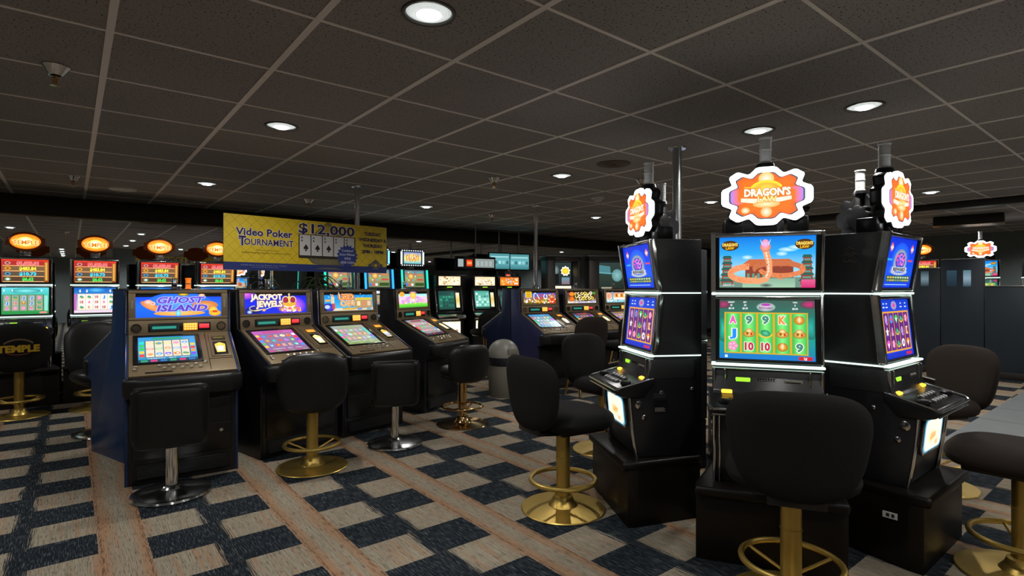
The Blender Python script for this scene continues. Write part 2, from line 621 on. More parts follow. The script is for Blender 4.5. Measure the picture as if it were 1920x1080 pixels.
SYM = ['ff3b30', 'ffd23a', '34d058', '3aa0ff', 'ff5fd0', 'ffffff', 'ff9a2e', '7a4dff', '21e0d0']
def symbol(A, u, v, r, kind, rg, outline='40204a'):
    if kind in 'AKQJ' or kind.isdigit():
        c = {'A': 'ff4fb8', 'K': 'ff8a3a', 'Q': 'b05cff', 'J': '1f8fff', '9': '3f8a7a', '10': 'c03050'}.get(kind, rg.choice(SYM))
        A.text(kind, u, v, r * 1.25, c, w=r * (1.6 if len(kind) > 1 else 1.25), bold=0.05, outline='f8f0e0', ow=0.06)
    elif kind == 'disc':
        A.disc(u, v, r, r * .85, rg.choice(SYM), rg.choice(SYM), seg=12)
        A.disc(u + r * .15, v, r * .45, r * .4, rg.choice(SYM), seg=10)
    elif kind == 'gold':
        A.disc(u, v - r * .15, r * 1.15, r * .62, 'ffe27a', 'a86a10', seg=12)
        A.disc(u, v + r * .35, r * .65, r * .45, 'fff0b0', 'c88a20', seg=10)
        A.disc(u - r * .3, v - r * .1, r * .25, r * .25, 'a05a08', seg=8)
        A.disc(u + r * .4, v - r * .2, r * .2, r * .25, 'd03020', seg=8)
    elif kind == 'drum':
        A.disc(u, v, r * .95, r * .75, 'ffc040', 'b06a10', seg=14)
        A.disc(u, v + r * .1, r * .38, r * .62, 'fff3d0', 'e0a040', seg=12)
    elif kind == 'flower':
        for k in range(5):
            A.disc(u + r * .5 * math.cos(k * 1.257), v + r * .45 * math.sin(k * 1.257), r * .45, r * .42, 'ffd0e8', 'ff70a8', seg=9)
    elif kind == 'turtle':
        A.disc(u, v, r * .9, r * .55, '60d0a0', '1a7a58', seg=12, rot=-.3)
        A.arc(u, v - r * .1, r * 1.1, r * .6, 180, 360, r * .28, 'e0c040')
    elif kind == 'star':
        A.star(u, v, r, r * .45, 5, rg.choice(SYM))
    elif kind == 'gem':
        c = rg.choice(SYM)
        A.poly([(u - r, v + r * .2), (u, v - r), (u + r, v + r * .2), (u + r * .5, v + r * .8), (u - r * .5, v + r * .8)], c)
        A.poly([(u - r * .5, v + r * .2), (u, v - r * .7), (u + r * .5, v + r * .2)], 'ffffff')
    elif kind == 'bar':
        A.rect(u - r, v - r * .45, u + r, v + r * .45, rg.choice(SYM))
        A.rect(u - r * .8, v - r * .2, u + r * .8, v + r * .2, 'fff6e0')
    elif kind == 'dollar':
        A.text('$', u, v, r * 1.5, 'ffd94a', bold=.06, outline='7a3a10')

def reel_grid(A, u0, v0, u1, v1, nc, nr, cell, kinds, seed, gap=0.06, frame=None, celledge=None):
    rg = random.Random(seed)
    cw, ch = (u1 - u0) / nc, (v1 - v0) / nr
    if frame:
        A.rect(u0 - cw * .08, v0 - ch * .1, u1 + cw * .08, v1 + ch * .1, frame)
    A.lift()
    for i in range(nc):
        A.grad(u0 + cw * (i + gap), v0, u0 + cw * (i + 1 - gap), v1, [celledge or cell, cell, celledge or cell], True, lift=False)
    k0 = A.k
    kmax = k0
    for i in range(nc):
        for j in range(nr):
            A.k = k0
            symbol(A, u0 + cw * (i + .5), v0 + ch * (j + .5), min(cw, ch) * .40, rg.choice(kinds) if not isinstance(kinds, dict) else kinds[(i, nr - 1 - j)], rg)
            kmax = max(kmax, A.k)
    A.k = kmax

def speckle(A, u0, v0, u1, v1, n, cols, seed, r0=.004, r1=.012):
    rg = random.Random(seed)
    A.lift()
    for _ in range(n):
        r = rg.uniform(r0, r1)
        A.k += 0
        A.disc(rg.uniform(u0 + r, u1 - r), rg.uniform(v0 + r, v1 - r), r * rg.uniform(.6, 1.6), r, rg.choice(cols), seg=7, lift=False)
        A.k += 0.02

# ---- marquee pictures of the slant-top machines (w x h about .56 x .20)
def pic_island(A):
    w, h = A.w, A.h
    A.grad(0, 0, w, h, ['1560ee', '1a70ff', '0a2ce0'])
    A.disc(w * .5, h * .55, w * .40, h * .50, '5aa8ff', '1668f8', seg=30)
    A.disc(w * .80, h * .48, w * .16, h * .20, 'f0a860', 'd07838', seg=20)
    A.disc(w * .17, h * .46, w * .13, h * .14, 'f4b070', 'e08038', seg=20, rot=-.5)
    A.disc(w * .50, h * .16, w * .30, h * .11, 'ffd078', 'f0a040', seg=26)
    A.disc(w * .14, h * .64, w * .05, h * .10, 'ffe8d8', 'f09080', seg=12)
    A.disc(w * .19, h * .58, w * .03, h * .08, 'ff7060', 'ffe0c0', seg=10)
    A.disc(w * .54, h * .95, w * .07, h * .06, 'ffe040', '705010', seg=12)
    A.disc(w * .76, h * .92, w * .04, h * .06, 'ffe8c0', 'f0a070', seg=10)
    A.text('GHOST', w * .52, h * .72, h * .25, '6a48d8', w=w * .56, bold=.04, outline='c8d0ff', ow=.05, shear=.25)
    A.text('ISLAND', w * .53, h * .38, h * .25, '6040c8', w=w * .60, bold=.04, outline='b8c8ff', ow=.05, shear=.2)
    A.disc(w * .48, h * .16, w * .035, h * .13, 'a8f0f0', '60c0d8', seg=10)
    A.disc(w * .90, h * .24, w * .055, h * .18, 'ffe870', 'f0b820', seg=14)
    A.disc(w * .92, h * .14, w * .075, h * .13, 'ffd840', 'e8a010', seg=14)
    A.disc(w * .92, h * .20, w * .035, h * .05, 'e84020', seg=10)
def pic_jewels(A):
    w, h = A.w, A.h
    A.grad(0, 0, w, h, ['1a30d8', '1428f0', '1018c0'])
    A.disc(w * .02, h * .98, w * .14, h * .30, 'ff70e8', '5028e0', seg=20)
    A.disc(w * .74, h * .35, w * .25, h * .48, 'f880e8', '3a28e8', seg=26)
    A.disc(w * .12, h * .12, w * .13, h * .25, '101010', '1020a0', seg=18)
    A.text('JACKPOT', w * .34, h * .80, h * .25, 'fff0d8', w=w * .50, bold=.05, outline='6a4038', ow=.05)
    A.text('JEWELS', w * .38, h * .47, h * .27, 'ffecd0', w=w * .42, bold=.05, outline='6a4038', ow=.05)
    A.arc(w * .17, h * .27, w * .10, h * .12, 100, 330, .006, 'e0c8a0')
    A.line([(w * .14, h * .16), (w * .22, h * .20), (w * .32, h * .22), (w * .45, h * .36)], .006, 'f0e0c0')
    A.disc(w * .29, h * .18, w * .03, h * .07, 'ffe0a0', 'c09050', seg=10)
    A.disc(w * .07, h * .10, w * .04, h * .08, 'e8f0f8', '6080c0', seg=10)
    # crown
    A.disc(w * .70, h * .20, w * .17, h * .14, 'ffd860', 'b07820', seg=20)
    A.poly([(w * .61, h * .30), (w * .80, h * .30), (w * .82, h * .52), (w * .59, h * .52)], 'e8b030')
    A.disc(w * .645, h * .65, w * .045, h * .15, 'c03048', '801828', seg=14)
    A.disc(w * .765, h * .65, w * .045, h * .15, 'c03048', '801828', seg=14)
    A.arc(w * .645, h * .62, w * .052, h * .19, 0, 200, .007, 'ffe8a0')
    A.arc(w * .765, h * .62, w * .052, h * .19, -20, 180, .007, 'ffe8a0')
    A.rect(w * .69, h * .48, w * .72, h * .86, 'ffd850')
    A.star(w * .705, h * .92, h * .07, h * .03, 4, 'fff0c0')
    A.arc(w * .705, h * .40, w * .09, h * .12, 200, 340, .010, 'fff8f0')
    speckle(A, w * .56, h * .03, w * .90, h * .30, 40, ['ffe070', 'ff6080', 'ffffff', 'f0b030', 'c060f0'], 3)
def pic_cars(A):
    w, h = A.w, A.h
    A.grad(0, 0, w, h, ['58c8e8', '20a0e8', '1088d8'])
    A.rect(0, 0, w, h * .14, 'e0d8c0')
    speckle(A, 0, h * .6, w, h, 30, ['ffffff', 'c0f0ff'], 5, .002, .004)
    A.rect(w * .62, h * .10, w * .98, h * .60, 'b89868')
    A.rect(w * .62, h * .56, w * .98, h * .70, 'd8c040')
    for k in range(3):
        A.rect(w * (.66 + .11 * k), h * .25, w * (.73 + .11 * k), h * .50, ['f0e0a0', 'd88868', 'e8c8a8'][k])
    A.disc(w * .08, h * .18, w * .12, h * .24, '5858e0', '2030a8', seg=16)
    A.disc(w * .06, h * .22, w * .05, h * .10, 'c0d8ff', seg=12)
    A.disc(w * .02, h * .06, w * .03, h * .08, '182030', seg=12)
    A.rect(w * .02, h * .50, w * .12, h * .62, 'd8b070')
    A.disc(w * .165, h * .82, w * .025, h * .07, 'e0a070', seg=10)
    A.rect(w * .135, h * .40, w * .20, h * .76, 'e0d0a8')
    A.rect(w * .16, h * .10, w * .21, h * .40, 'd84838')
    for t_, u_, v_, w_, c_ in (('USED', .44, .74, .33, 'ff9030'), ('CARS', .46, .40, .31, 'f0b878')):
        A.text(t_, w * u_, h * v_, h * .28, 'fff4dc', w=w * w_, bold=.10, outline='8a4818', ow=.03)
        A.text(t_, w * u_, h * v_, h * .28, c_, w=w * w_, bold=.03, outline='903c10', ow=.03)
    A.disc(w * .50, h * .10, w * .16, h * .06, 'e8c040', 'c89838', seg=14)
    A.rect(w * .66, h * .02, w * .76, h * .12, '6890d0')
    A.rect(w * .86, h * .02, w * .96, h * .12, '60a8c8')
def pic_meadow(A):
    w, h = A.w, A.h
    A.grad(0, 0, w, h, ['50d038', '90e860', 'fff0e0', 'b8f0f0', '40c0d0'])
    A.grad(0, 0, w, h * .22, ['38c028', '88e850'])
    A.disc(w * .13, h * .84, w * .09, h * .15, 'ffe060', 'e89030', seg=18)
    A.disc(w * .13, h * .84, w * .05, h * .08, 'd07020', 'ffd050', seg=14)
    for u, v, r in ((.10, .45, .16), (.36, .50, .20), (.62, .50, .20), (.88, .45, .16)):
        A.disc(w * u, h * v, w * r, h * .22, 'fff8e8', 'ffb0e0', seg=18)
    A.disc(w * .50, h * .48, w * .26, h * .22, 'fff0c0', 'c880f0', seg=22)
    A.disc(w * .50, h * .76, w * .11, h * .22, 'ffe870', 'f8b850', seg=18)
    A.arc(w * .50, h * .74, w * .15, h * .26, 20, 160, .010, 'a080d0')
    A.disc(w * .18, h * .38, w * .10, h * .12, 'ffb8a0', 'f0a0e0', seg=14)
    A.disc(w * .82, h * .40, w * .11, h * .12, 'ffc8a0', 'f0a0e0', seg=14)
    speckle(A, w * .05, h * .2, w * .95, h * .6, 50, ['ffffff', 'ff90d0', 'ffe060', 'd0a0ff'], 9)
def pic_adventure(A):
    w, h = A.w, A.h
    A.grad(0, 0, w, h, ['5a4a10', 'a06828', '4868c8', '2848b0'])
    A.rect(w * .06, h * .50, w * .25, h * .95, 'ffd020')
    for k in range(3):
        A.rect(w * .09, h * (.58 + .13 * k), w * .22, h * (.64 + .13 * k), 'a86810')
    speckle(A, 0, 0, w, h * .45, 90, ['f0e0a0', 'e8b040', 'b06820', 'ffffff', '60802a'], 21, .005, .016)
    A.arc(w * .36, h * .55, w * .05, h * .28, 60, 300, .012, 'fff0d0')
    A.line([(w * .40, h * .35), (w * .48, h * .78)], .012, 'e83020')
    A.line([(w * .48, h * .36), (w * .41, h * .76)], .012, 'fff0d0')
    A.arc(w * .56, h * .58, w * .05, h * .16, 0, 360, .012, 'e83820')
    A.arc(w * .67, h * .56, w * .05, h * .18, 100, 420, .012, 'fff4e0')
    A.disc(w * .88, h * .22, w * .14, h * .24, 'ff6030', 'b02010', seg=14)
    A.disc(w * .86, h * .55, w * .09, h * .18, 'f0b060', '905020', seg=14)
    speckle(A, w * .72, h * .05, w, h * .9, 40, ['ff8030', 'ffd060', 'd02010', 'ffffff'], 22)
def pic_scrolls(A):
    w, h = A.w, A.h
    A.grad(0, 0, w, h, ['b8b8d8', '806040', '503820', 'a040c0'])
    A.disc(w * .16, h * .74, w * .09, h * .18, 'ffb020', 'e06010', seg=14)
    A.disc(w * .16, h * .34, w * .09, h * .20, 'ff9018', 'c85008', seg=14)
    A.disc(w * .60, h * .50, w * .38, h * .36, '604810', '402808', seg=24)
    rg = random.Random(4)
    for r in range(3):
        for k in range(6):
            u, v = w * (.30 + .105 * k + .02 * r), h * (.75 - .22 * r + .015 * k)
            A.arc(u, v, w * .045, h * .09, rg.uniform(0, 180), rg.uniform(260, 420), .012, rg.choice(['fff0a0', 'ffe060', 'fff8d0']), seg=8)
    speckle(A, 0, 0, w, h * .16, 40, ['f0f0ff', 'd0c0e0', 'ffe090'], 8)
    A.disc(w * .94, h * .80, w * .06, h * .16, '60a830', '305818', seg=12)
def pic_beach(A):
    w, h = A.w, A.h
    A.grad(0, 0, w, h, ['60c0d8', 'f0e0c8', 'f0a070', '70a0d0'])
    A.disc(w * .10, h * .55, w * .09, h * .32, 'f08060', 'e8c0a0', seg=14)
    A.rect(w * .22, h * .05, w * .27, h * .90, '58b0c8')
    A.rect(w * .34, h * .42, w * .90, h * .78, 'f0a850')
    for k in range(5):
        A.rect(w * (.37 + .10 * k), h * .48, w * (.43 + .10 * k), h * .72, ['b05020', 'ffe8c0'][k % 2])
    A.rect(w * .30, h * .26, w * .92, h * .40, 'fff4e8')
    speckle(A, 0, 0, w, h * .3, 30, ['40a0d0', 'ffffff', '50d0e0'], 12)

# ---- video reels of the slant-top machines
def vid(bg, cell, edge, kinds, seed, bar):
    def f(A):
        w, h = A.w, A.h
        A.grad(0, 0, w, h, bg)
        rg = random.Random(seed)
        reel_grid(A, w * .12, h * .20, w * .88, h * .84, 5, 3, cell, kinds, seed, .05, edge)
        A.rect(0, 0, w, h * .11, bar[0])
        for k in range(6):
            A.rect(w * (.04 + .16 * k), h * .02, w * (.15 + .16 * k), h * .09, bar[1 + k % (len(bar) - 1)], k == 0)
        A.lift()
        for k in range(5):
            for u in (.02, .90):
                A.rect(w * u, h * (.22 + .125 * k), w * (u + .08), h * (.31 + .125 * k), rg.choice(SYM), False)
        A.rect(w * .24, h * .88, w * .76, h * .96, bar[1])
        A.text('CREDITS   BET   WIN', w * .5, h * .145, h * .035, 'f8f8f0', w=w * .7)
    return f
MIX = ['disc', 'star', 'gem', 'bar', 'gold', 'flower', 'A', 'K']
vid_a = vid(['2080c0', '50b8d8', '3090d8'], 'e8e0c8', '406878', ['disc', 'bar', 'flower', 'turtle', 'gem'], 31, ['104858', '30a070', 'd04080', '3070c0'])
vid_b = vid(['8a6a9a', 'b06ab0', 'c060b8'], '8a7a9a', 'a050a0', ['gem', 'gold', 'star', 'disc', 'K'], 32, ['907080', 'c05090', '9a8a98'])
vid_c = vid(['8a9a78', 'a8b0a0', '9aa8a0'], 'a8a890', '788878', ['gem', 'disc', 'bar', 'Q', 'flower'], 33, ['80a840', '98a878', '889870'])
vid_d = vid(['685a70', 'a09a90', '9890a0'], 'a8a098', '787078', ['disc', 'bar', 'flower', 'star'], 34, ['202028', '902838', '385888', 'b04050'])
vid_e = vid(['3a78b0', '60b0d0', '3880c0'], '70b0b8', '305878', MIX, 35, ['1868a0', '50a0d0', '80c070'])
vid_f = vid(['302838', '584858', '403040'], '605058', '302028', ['gem', 'star', 'disc', 'A'], 36, ['302830', 'b03850', '3080a8'])
vid_g = vid(['605850', '908878', '706858'], '988c78', '484038', MIX, 37, ['383028', 'a06838', '5080a0'])

# ---- pictures of the upright video machines
def pic_dragon(A):
    w, h = A.w, A.h
    A.grad(0, 0, w, h, ['78b0a0', '98d8f0', '30a8f0', '0e78e0'])
    for u, v, r in ((.72, .74, .10), (.80, .78, .08), (.66, .66, .06), (.30, .60, .06)):
        A.disc(w * u, h * v, w * r, h * .045, 'd8f4ff', '60c0f4', seg=14)
    A.rect(0, 0, w, h * .20, '6f8f80')
    A.grad(w * .25, 0, w * .80, h * .18, ['a0c8a8', '88b098'])
    # palace hall behind
    A.poly([(w * .22, h * .42), (w * .84, h * .42), (w * .74, h * .56), (w * .32, h * .56)], 'c86a40')
    A.rect(w * .28, h * .20, w * .78, h * .42, '8a4030')
    for k in range(9):
        A.rect(w * (.30 + .054 * k), h * .20, w * (.325 + .054 * k), h * .28, '4fa088', k == 0)
    # pagodas
    for cu in (.085, .915):
        for k in range(5):
            v = h * (.08 + .115 * k)
            rr = .085 - .008 * k
            A.poly([(w * (cu - rr), v + h * .045), (w * (cu + rr), v + h * .045), (w * (cu + rr * .7), v + h * .10), (w * (cu - rr * .7), v + h * .10)], '2a6058')
            A.rect(w * (cu - rr * .75), v - h * .02, w * (cu + rr * .75), v + h * .045, 'a04030')
            A.rect(w * (cu - rr * .55), v - h * .01, w * (cu + rr * .55), v + h * .02, '50a090')
    A.grad(w * .86, 0, w, h * .16, ['d02870', 'e06090'])
    # dragon: coils, neck, head
    A.arc(w * .62, h * .38, w * .24, h * .10, -20, 200, h * .10, 'c87048', 20)
    A.arc(w * .34, h * .28, w * .22, h * .14, 95, 275, h * .12, 'f09868', 20)
    A.arc(w * .66, h * .36, w * .22, h * .12, 180, 390, h * .09, 'e08050', 20)
    A.line([(w * .30, h * .15), (w * .42, h * .13), (w * .50, h * .17), (w * .535, h * .30), (w * .53, h * .50), (w * .50, h * .68), (w * .49, h * .80)], h * .11, 'f4a070', h * .13)
    A.line([(w * .50, h * .20), (w * .525, h * .34), (w * .52, h * .52), (w * .49, h * .74)], h * .035, 'ffe0c8')
    A.disc(w * .49, h * .80, w * .055, h * .10, 'f8b8a0', 'e07858', seg=16)
    A.disc(w * .49, h * .86, w * .04, h * .09, 'e0c0f8', 'f090a8', seg=14)
    A.line([(w * .46, h * .84), (w * .435, h * .95)], h * .03, 'c8d8ff', h * .005)
    A.line([(w * .52, h * .84), (w * .545, h * .95)], h * .03, 'c8d8ff', h * .005)
    for k in range(9):
        v = .22 + .062 * k
        A.line([(w * (.500 + .004 * k * (k < 5)), h * v), (w * .530, h * (v + .012))], h * .012, 'd88058')
    rg = random.Random(12)
    A.lift()
    for k in range(60):
        a = rg.uniform(95, 275)
        A.disc(w * (.34 + .22 * math.cos(R(a)) + rg.uniform(-.012, .012)), h * (.28 + .14 * math.sin(R(a)) + rg.uniform(-.04, .04)), h * .012, h * .010, rg.choice(['ffb890', 'd87848', 'e88858']), seg=6, lift=False)
    for k in range(60):
        a = rg.uniform(180, 390)
        A.disc(w * (.66 + .22 * math.cos(R(a))), h * (.36 + .12 * math.sin(R(a)) + rg.uniform(-.03, .03)), h * .012, h * .010, rg.choice(['f0a070', 'c06838', 'e89060']), seg=6, lift=False)
    A.lift()
    A.line([(w * .60, h * .26), (w * .63, h * .18), (w * .68, h * .17)], h * .03, 'e08858', h * .015)
    A.line([(w * .40, h * .24), (w * .37, h * .15), (w * .33, h * .14)], h * .03, 'f0a070', h * .015)
    for k in range(7):
        A.star(w * (.30 + .07 * k), h * (.45 + .03 * math.sin(k)), h * .03, h * .012, 3, 'c06038')
    for cu in (.115, .885):
        A.disc(w * cu, h * .84, w * .095, h * .10, '8a5a10', '3a2408', seg=16)
        A.text("DRAGON'S", w * cu, h * .86, h * .055, 'ffd040', w=w * .165, bold=.03, outline='fff0b0', ow=.02)
        A.text('LAW', w * cu, h * .79, h * .05, 'ffc030', w=w * .09, bold=.03)
    A.text('DENOM 1¢', w * .10, h * .055, h * .035, 'ffffff', w=w * .12)
    A.disc(w * .5, h * .05, w * .07, h * .04, '303838', '90a898', seg=14)
def pic_dragon_reels(A):
    w, h = A.w, A.h
    A.grad(0, 0, w, h, ['1080b0', '1c9a90', '207868', '3a5a50'])
    A.disc(w * .04, h * .5, w * .08, h * .22, '30c0a0', '187060', seg=16)
    A.disc(w * .96, h * .55, w * .08, h * .20, '28b0a8', '187060', seg=16)
    A.disc(w * .04, h * .92, w * .08, h * .07, 'c03070', '40404a', seg=14)
    A.disc(w * .95, h * .93, w * .10, h * .07, 'd02878', '40404a', seg=14)
    A.rect(w * .055, h * .09, w * .93, h * .79, 'd8a828')
    cw = .87 / 5
    grid = ['AJf', '9g0', '9t0', 'Kgd', 'dg9']
    A.lift()
    for i in range(5):
        u0, u1 = w * (.06 + cw * i + .012), w * (.06 + cw * (i + 1) - .012)
        A.grad(u0, h * .11, u1, h * .77, ['30b048', '80ee80', '38b84c'], True, False)
    k0 = A.k
    rg = random.Random(1)
    mp = {'A': 'A', 'J': 'J', 'f': 'flower', '9': '9', 'g': 'gold', '0': '10', 't': 'turtle', 'K': 'K', 'd': 'drum'}
    for i, colm in enumerate(grid):
        for j, ch in enumerate(colm):
            A.k = k0
            symbol(A, w * (.06 + cw * (i + .5)), h * (.665 - .225 * j), h * .098, mp[ch], rg)
    A.k = k0 + 12
    A.disc(w * .50, h * .88, w * .10, h * .075, 'f0d8f0', '80a898', seg=18)
    A.text('REWARD', w * .50, h * .865, h * .035, '7a2a78', w=w * .14, bold=.03)
    A.disc(w * .50, h * .92, w * .05, h * .025, 'b040b0', seg=12)
    for u, a, b, c in ((.13, 'CREDIT', '18', '$0.18'), (.28, 'BET', '30', '$0.30'), (.80, 'WIN', '0', '$0.00')):
        A.text(a, w * u, h * .96, h * .025, 'ffffff', bold=.02)
        A.text(b, w * u, h * .91, h * .03, 'ffffff', bold=.02)
        A.text(c, w * u, h * .855, h * .03, 'ffffff', bold=.02)
    A.rect(0, 0, w, h * .075, '1878c8')
    A.rect(w * .83, h * .01, w * .97, h * .07, 'd02030')
    A.text('1¢', w * .90, h * .04, h * .04, 'ffffff', bold=.04)
    A.rect(w * .06, h * .015, w * .09, h * .06, 'd0f0ff')
def pic_reward(A):
    w, h = A.w, A.h
    A.grad(0, 0, w, h, ['1038d8', '1858f0', '1040e8', '0c30d0'])
    A.disc(w * .5, h * .58, w * .30, h * .34, '3a90ff', '1450ec', seg=24)
    for u in (.16, .86):
        A.star(w * u, h * .80, h * .10, h * .05, 8, 'f0a050', su=1.0)
        A.star(w * u, h * .84, h * .07, h * .03, 8, 'ff6040')
        A.disc(w * u, h * .80, w * .05, h * .04, 'f8d0b0', seg=10)
        A.rect(w * (u - .09), h * .54, w * (u + .07), h * .58, '30a8f0' if u < .5 else 'd04870')
    A.disc(w * .5, h * .56, w * .215, h * .22, 'c8d0dc', '8890a8', seg=26)
    A.rect(w * .285, h * .34, w * .715, h * .56, 'a0a8b8')
    A.disc(w * .5, h * .55, w * .165, h * .17, '4868e0', '3048b8', seg=22)
    for k, (u, v) in enumerate(((.40, .60), (.50, .63), (.60, .61), (.45, .52), (.56, .52))):
        A.arc(w * u, h * v, w * .045, h * .05, 40 * k, 40 * k + 300, .010, ['ff50b0', 'e080e0', 'ff70c0', 'd040c0', 'ff80d0'][k])
    A.rect(w * .25, h * .33, w * .75, h * .42, 'd8dce0')
    A.text('REWARD', w * .50, h * .375, h * .065, '202838', w=w * .42, bold=.05)
    A.arc(w * .5, h * .40, w * .33, h * .12, 215, 325, .012, 'b8c0cc')
    A.rect(w * .10, h * .12, w * .92, h * .245, '385838')
    A.lift()
    rg = random.Random(2)
    for k in range(9):
        A.rect(w * (.14 + .085 * k), h * .19, w * (.20 + .085 * k), h * .225, rg.choice(['d0c060', 'a0d0c0', 'c8d8b0']), False)
        A.rect(w * (.14 + .085 * k), h * .135, w * (.21 + .085 * k), h * .165, rg.choice(['80a088', 'c0b870']), False)
    A.line([(w * .10, h * .06), (w * .85, h * .06)], .004, 'a0d0ff')
def pic_reward_reels(A):
    w, h = A.w, A.h
    A.grad(0, 0, w, h, ['1838d0', '1c50e8', '1038c8'])
    A.disc(w * .48, h * .90, w * .10, h * .08, 'd8d0e8', '7078b0', seg=16)
    A.disc(w * .48, h * .90, w * .05, h * .04, 'd050a8', seg=12)
    for u in (.14, .24, .72, .88):
        A.rect(w * (u - .03), h * .86, w * (u + .03), h * .88, 'e0f0ff')
        A.rect(w * (u - .02), h * .92, w * (u + .02), h * .945, 'c0e0ff', False)
    A.rect(w * .05, h * .10, w * .95, h * .80, 'c88838')
    k = {}
    lay = ['Qd1', '3A2', '1cc', 'cQ3', '2K1']
    mp = {'Q': 'Q', 'd': 'star', '1': 'gem', '3': 'disc', 'A': 'A', '2': 'flower', 'c': 'turtle', 'K': 'K'}
    for i, s in enumerate(lay):
        for j, ch in enumerate(s):
            k[(i, j)] = mp[ch]
    reel_grid(A, w * .08, h * .13, w * .92, h * .77, 5, 3, '702890', k, 5, .05, 'e8a848', '481868')
    A.rect(0, 0, w, h * .08, '1430c0')
    A.rect(w * .72, h * .015, w * .92, h * .07, 'c02858')
def pic_jackpots(A):
    w, h = A.w, A.h
    A.grad(0, 0, w, h, ['8a4020', 'c04028', 'd83828'])
    rows = (('$1,082.01', 'ff5858', 'b03030'), ('$483.84', 'fff04a', '806040'), ('$10.73', '48e0ff', '605040'), ('$6.62', '50f060', '584030'))
    for j, (t, c, bg) in enumerate(rows):
        v = h * (.84 - .235 * j)
        A.rect(w * .03, v - h * .095, w * .90, v + h * .095, bg)
        A.rect(w * .03, v - h * .125, w * .90, v - h * .098, 'f0c880')
        A.text(t, w * .55, v, h * .135, c, w=w * (.46 if j == 0 else .36 if j < 3 else .24), bold=.05, outline='ffffff' if j == 0 else None, ow=.02)
        A.disc(w * .13, v, w * .075, h * .085, ['f8f0e8', 'ffe060', 'a0e0ff', 'd8f0d8'][j], ['b02828', 'c87010', '305878', '285828'][j], seg=16)
        A.disc(w * .13, v, w * .035, h * .04, ['902020', '8a5010', '203848', 'f8fff8'][j], seg=10)
    A.rect(w * .91, h * .06, w * .985, h * .90, 'b88830')
    A.line([(w * .945, h * .1), (w * .945, h * .88)], .006, 'ffe090')
    A.rect(0, h * .955, w, h, 'e84028')
def pic_meadow_reels(A):
    w, h = A.w, A.h
    A.grad(0, 0, w, h, ['30a848', '2a9860', '40c0a8', '60d8e8'])
    A.disc(w * .5, h * .88, w * .32, h * .10, '88f0f0', '30a0a0', seg=18)
    A.rect(w * .90, h * .12, w * .98, h * .70, '90e0d0')
    reel_grid(A, w * .03, h * .13, w * .88, h * .72, 5, 3, '9aa890', ['gold', 'J', '10', 'A', 'flower', 'turtle'], 41, .06, '3a7a50')
    A.rect(0, 0, w, h * .08, '289048')
    for u in (.05, .22, .84):
        A.text('$', w * u, h * .90, h * .07, 'ffffff', bold=.04)
    A.rect(w * .80, h * .02, w * .96, h * .09, 'e09090')
def pic_white_reels(A):
    w, h = A.w, A.h
    A.grad(0, 0, w, h, ['f0d8e8', 'd0c8e8', '3a88d0', '1060c0'])
    A.disc(w * .52, h * .90, w * .22, h * .09, '60c8f8', '1878d0', seg=18)
    reel_grid(A, w * .09, h * .12, w * .97, h * .74, 5, 3, 'f8f0e8', ['10', 'A', 'K', 'gold', 'J', 'turtle'], 42, .03, 'c8b8a8')
    A.rect(0, h * .1, w * .06, h * .76, 'c070c0')
    for u in (.14, .30, .86):
        A.text('$', w * u, h * .88, h * .09, 'ffffff', bold=.05)
def pic_far(cols, seed, n=60):
    def f(A):
        w, h = A.w, A.h
        A.grad(0, 0, w, h, cols[:3])
        rg = random.Random(seed)
        for _ in range(n):
            r = rg.uniform(.05, .12) * h
            A.disc(rg.uniform(.06, .94) * w, rg.uniform(.08, .92) * h, r * rg.uniform(.7, 1.7), r, rg.choice(cols), seg=7)
    return f

# ------------------------------------------------------------------ the setting
X0, X1, Y0, Y1 = -6.0, 14.5, -8.5, 8.84
LIGHT_TILES = [(1, 2), (1, 5), (1, 9), (5, 2), (5, 1), (5, 5), (5, 9), (9, 2), (9, 8), (9, 5), (11, 2), (13, 5), (13, 9), (13, 1), (17, 3), (17, 7),
               (-2, 2), (-2, 5), (-3, 9), (-7, 3), (-7, 7), (1, -1), (5, -2), (9, -1), (-3, -2), (1, -4), (3, -2), (-1, -5), (-1, -7), (-1, -9), (-1, -11), (5, -5), (9, -5), (-4, -5), (13, -4), (-7, -2), (9, -8), (13, -8), (5, -8), (17, -1), (17, -5), (19, 1)]  # tiles behind and far right include unseen lamps added to brighten reflected walls
VENT = (5, 4)
def tile_centre(i, j):
    return ((i + .70) * TILE, (j + .93) * TILE)
def fn(mb):
    mb.box((X0, Y0, -0.1), (X1, Y1, 0), 'carpet')
struct('floor', fn)
def fn(mb):
    mb.box((5.6, -0.6, 0.0), (9.9, 1.36, 0.006), 'gray_tile', .002, 1)
    for k in range(5):
        mb.box((6.2 + .75 * k, -0.6, 0.0058), (6.206 + .75 * k, 1.36, 0.0064), 'dark_gray')
    mb.box((5.6, 0.5, 0.0058), (9.9, 0.506, 0.0064), 'dark_gray')
struct('floor_tile', fn)
HOLE = 0.098
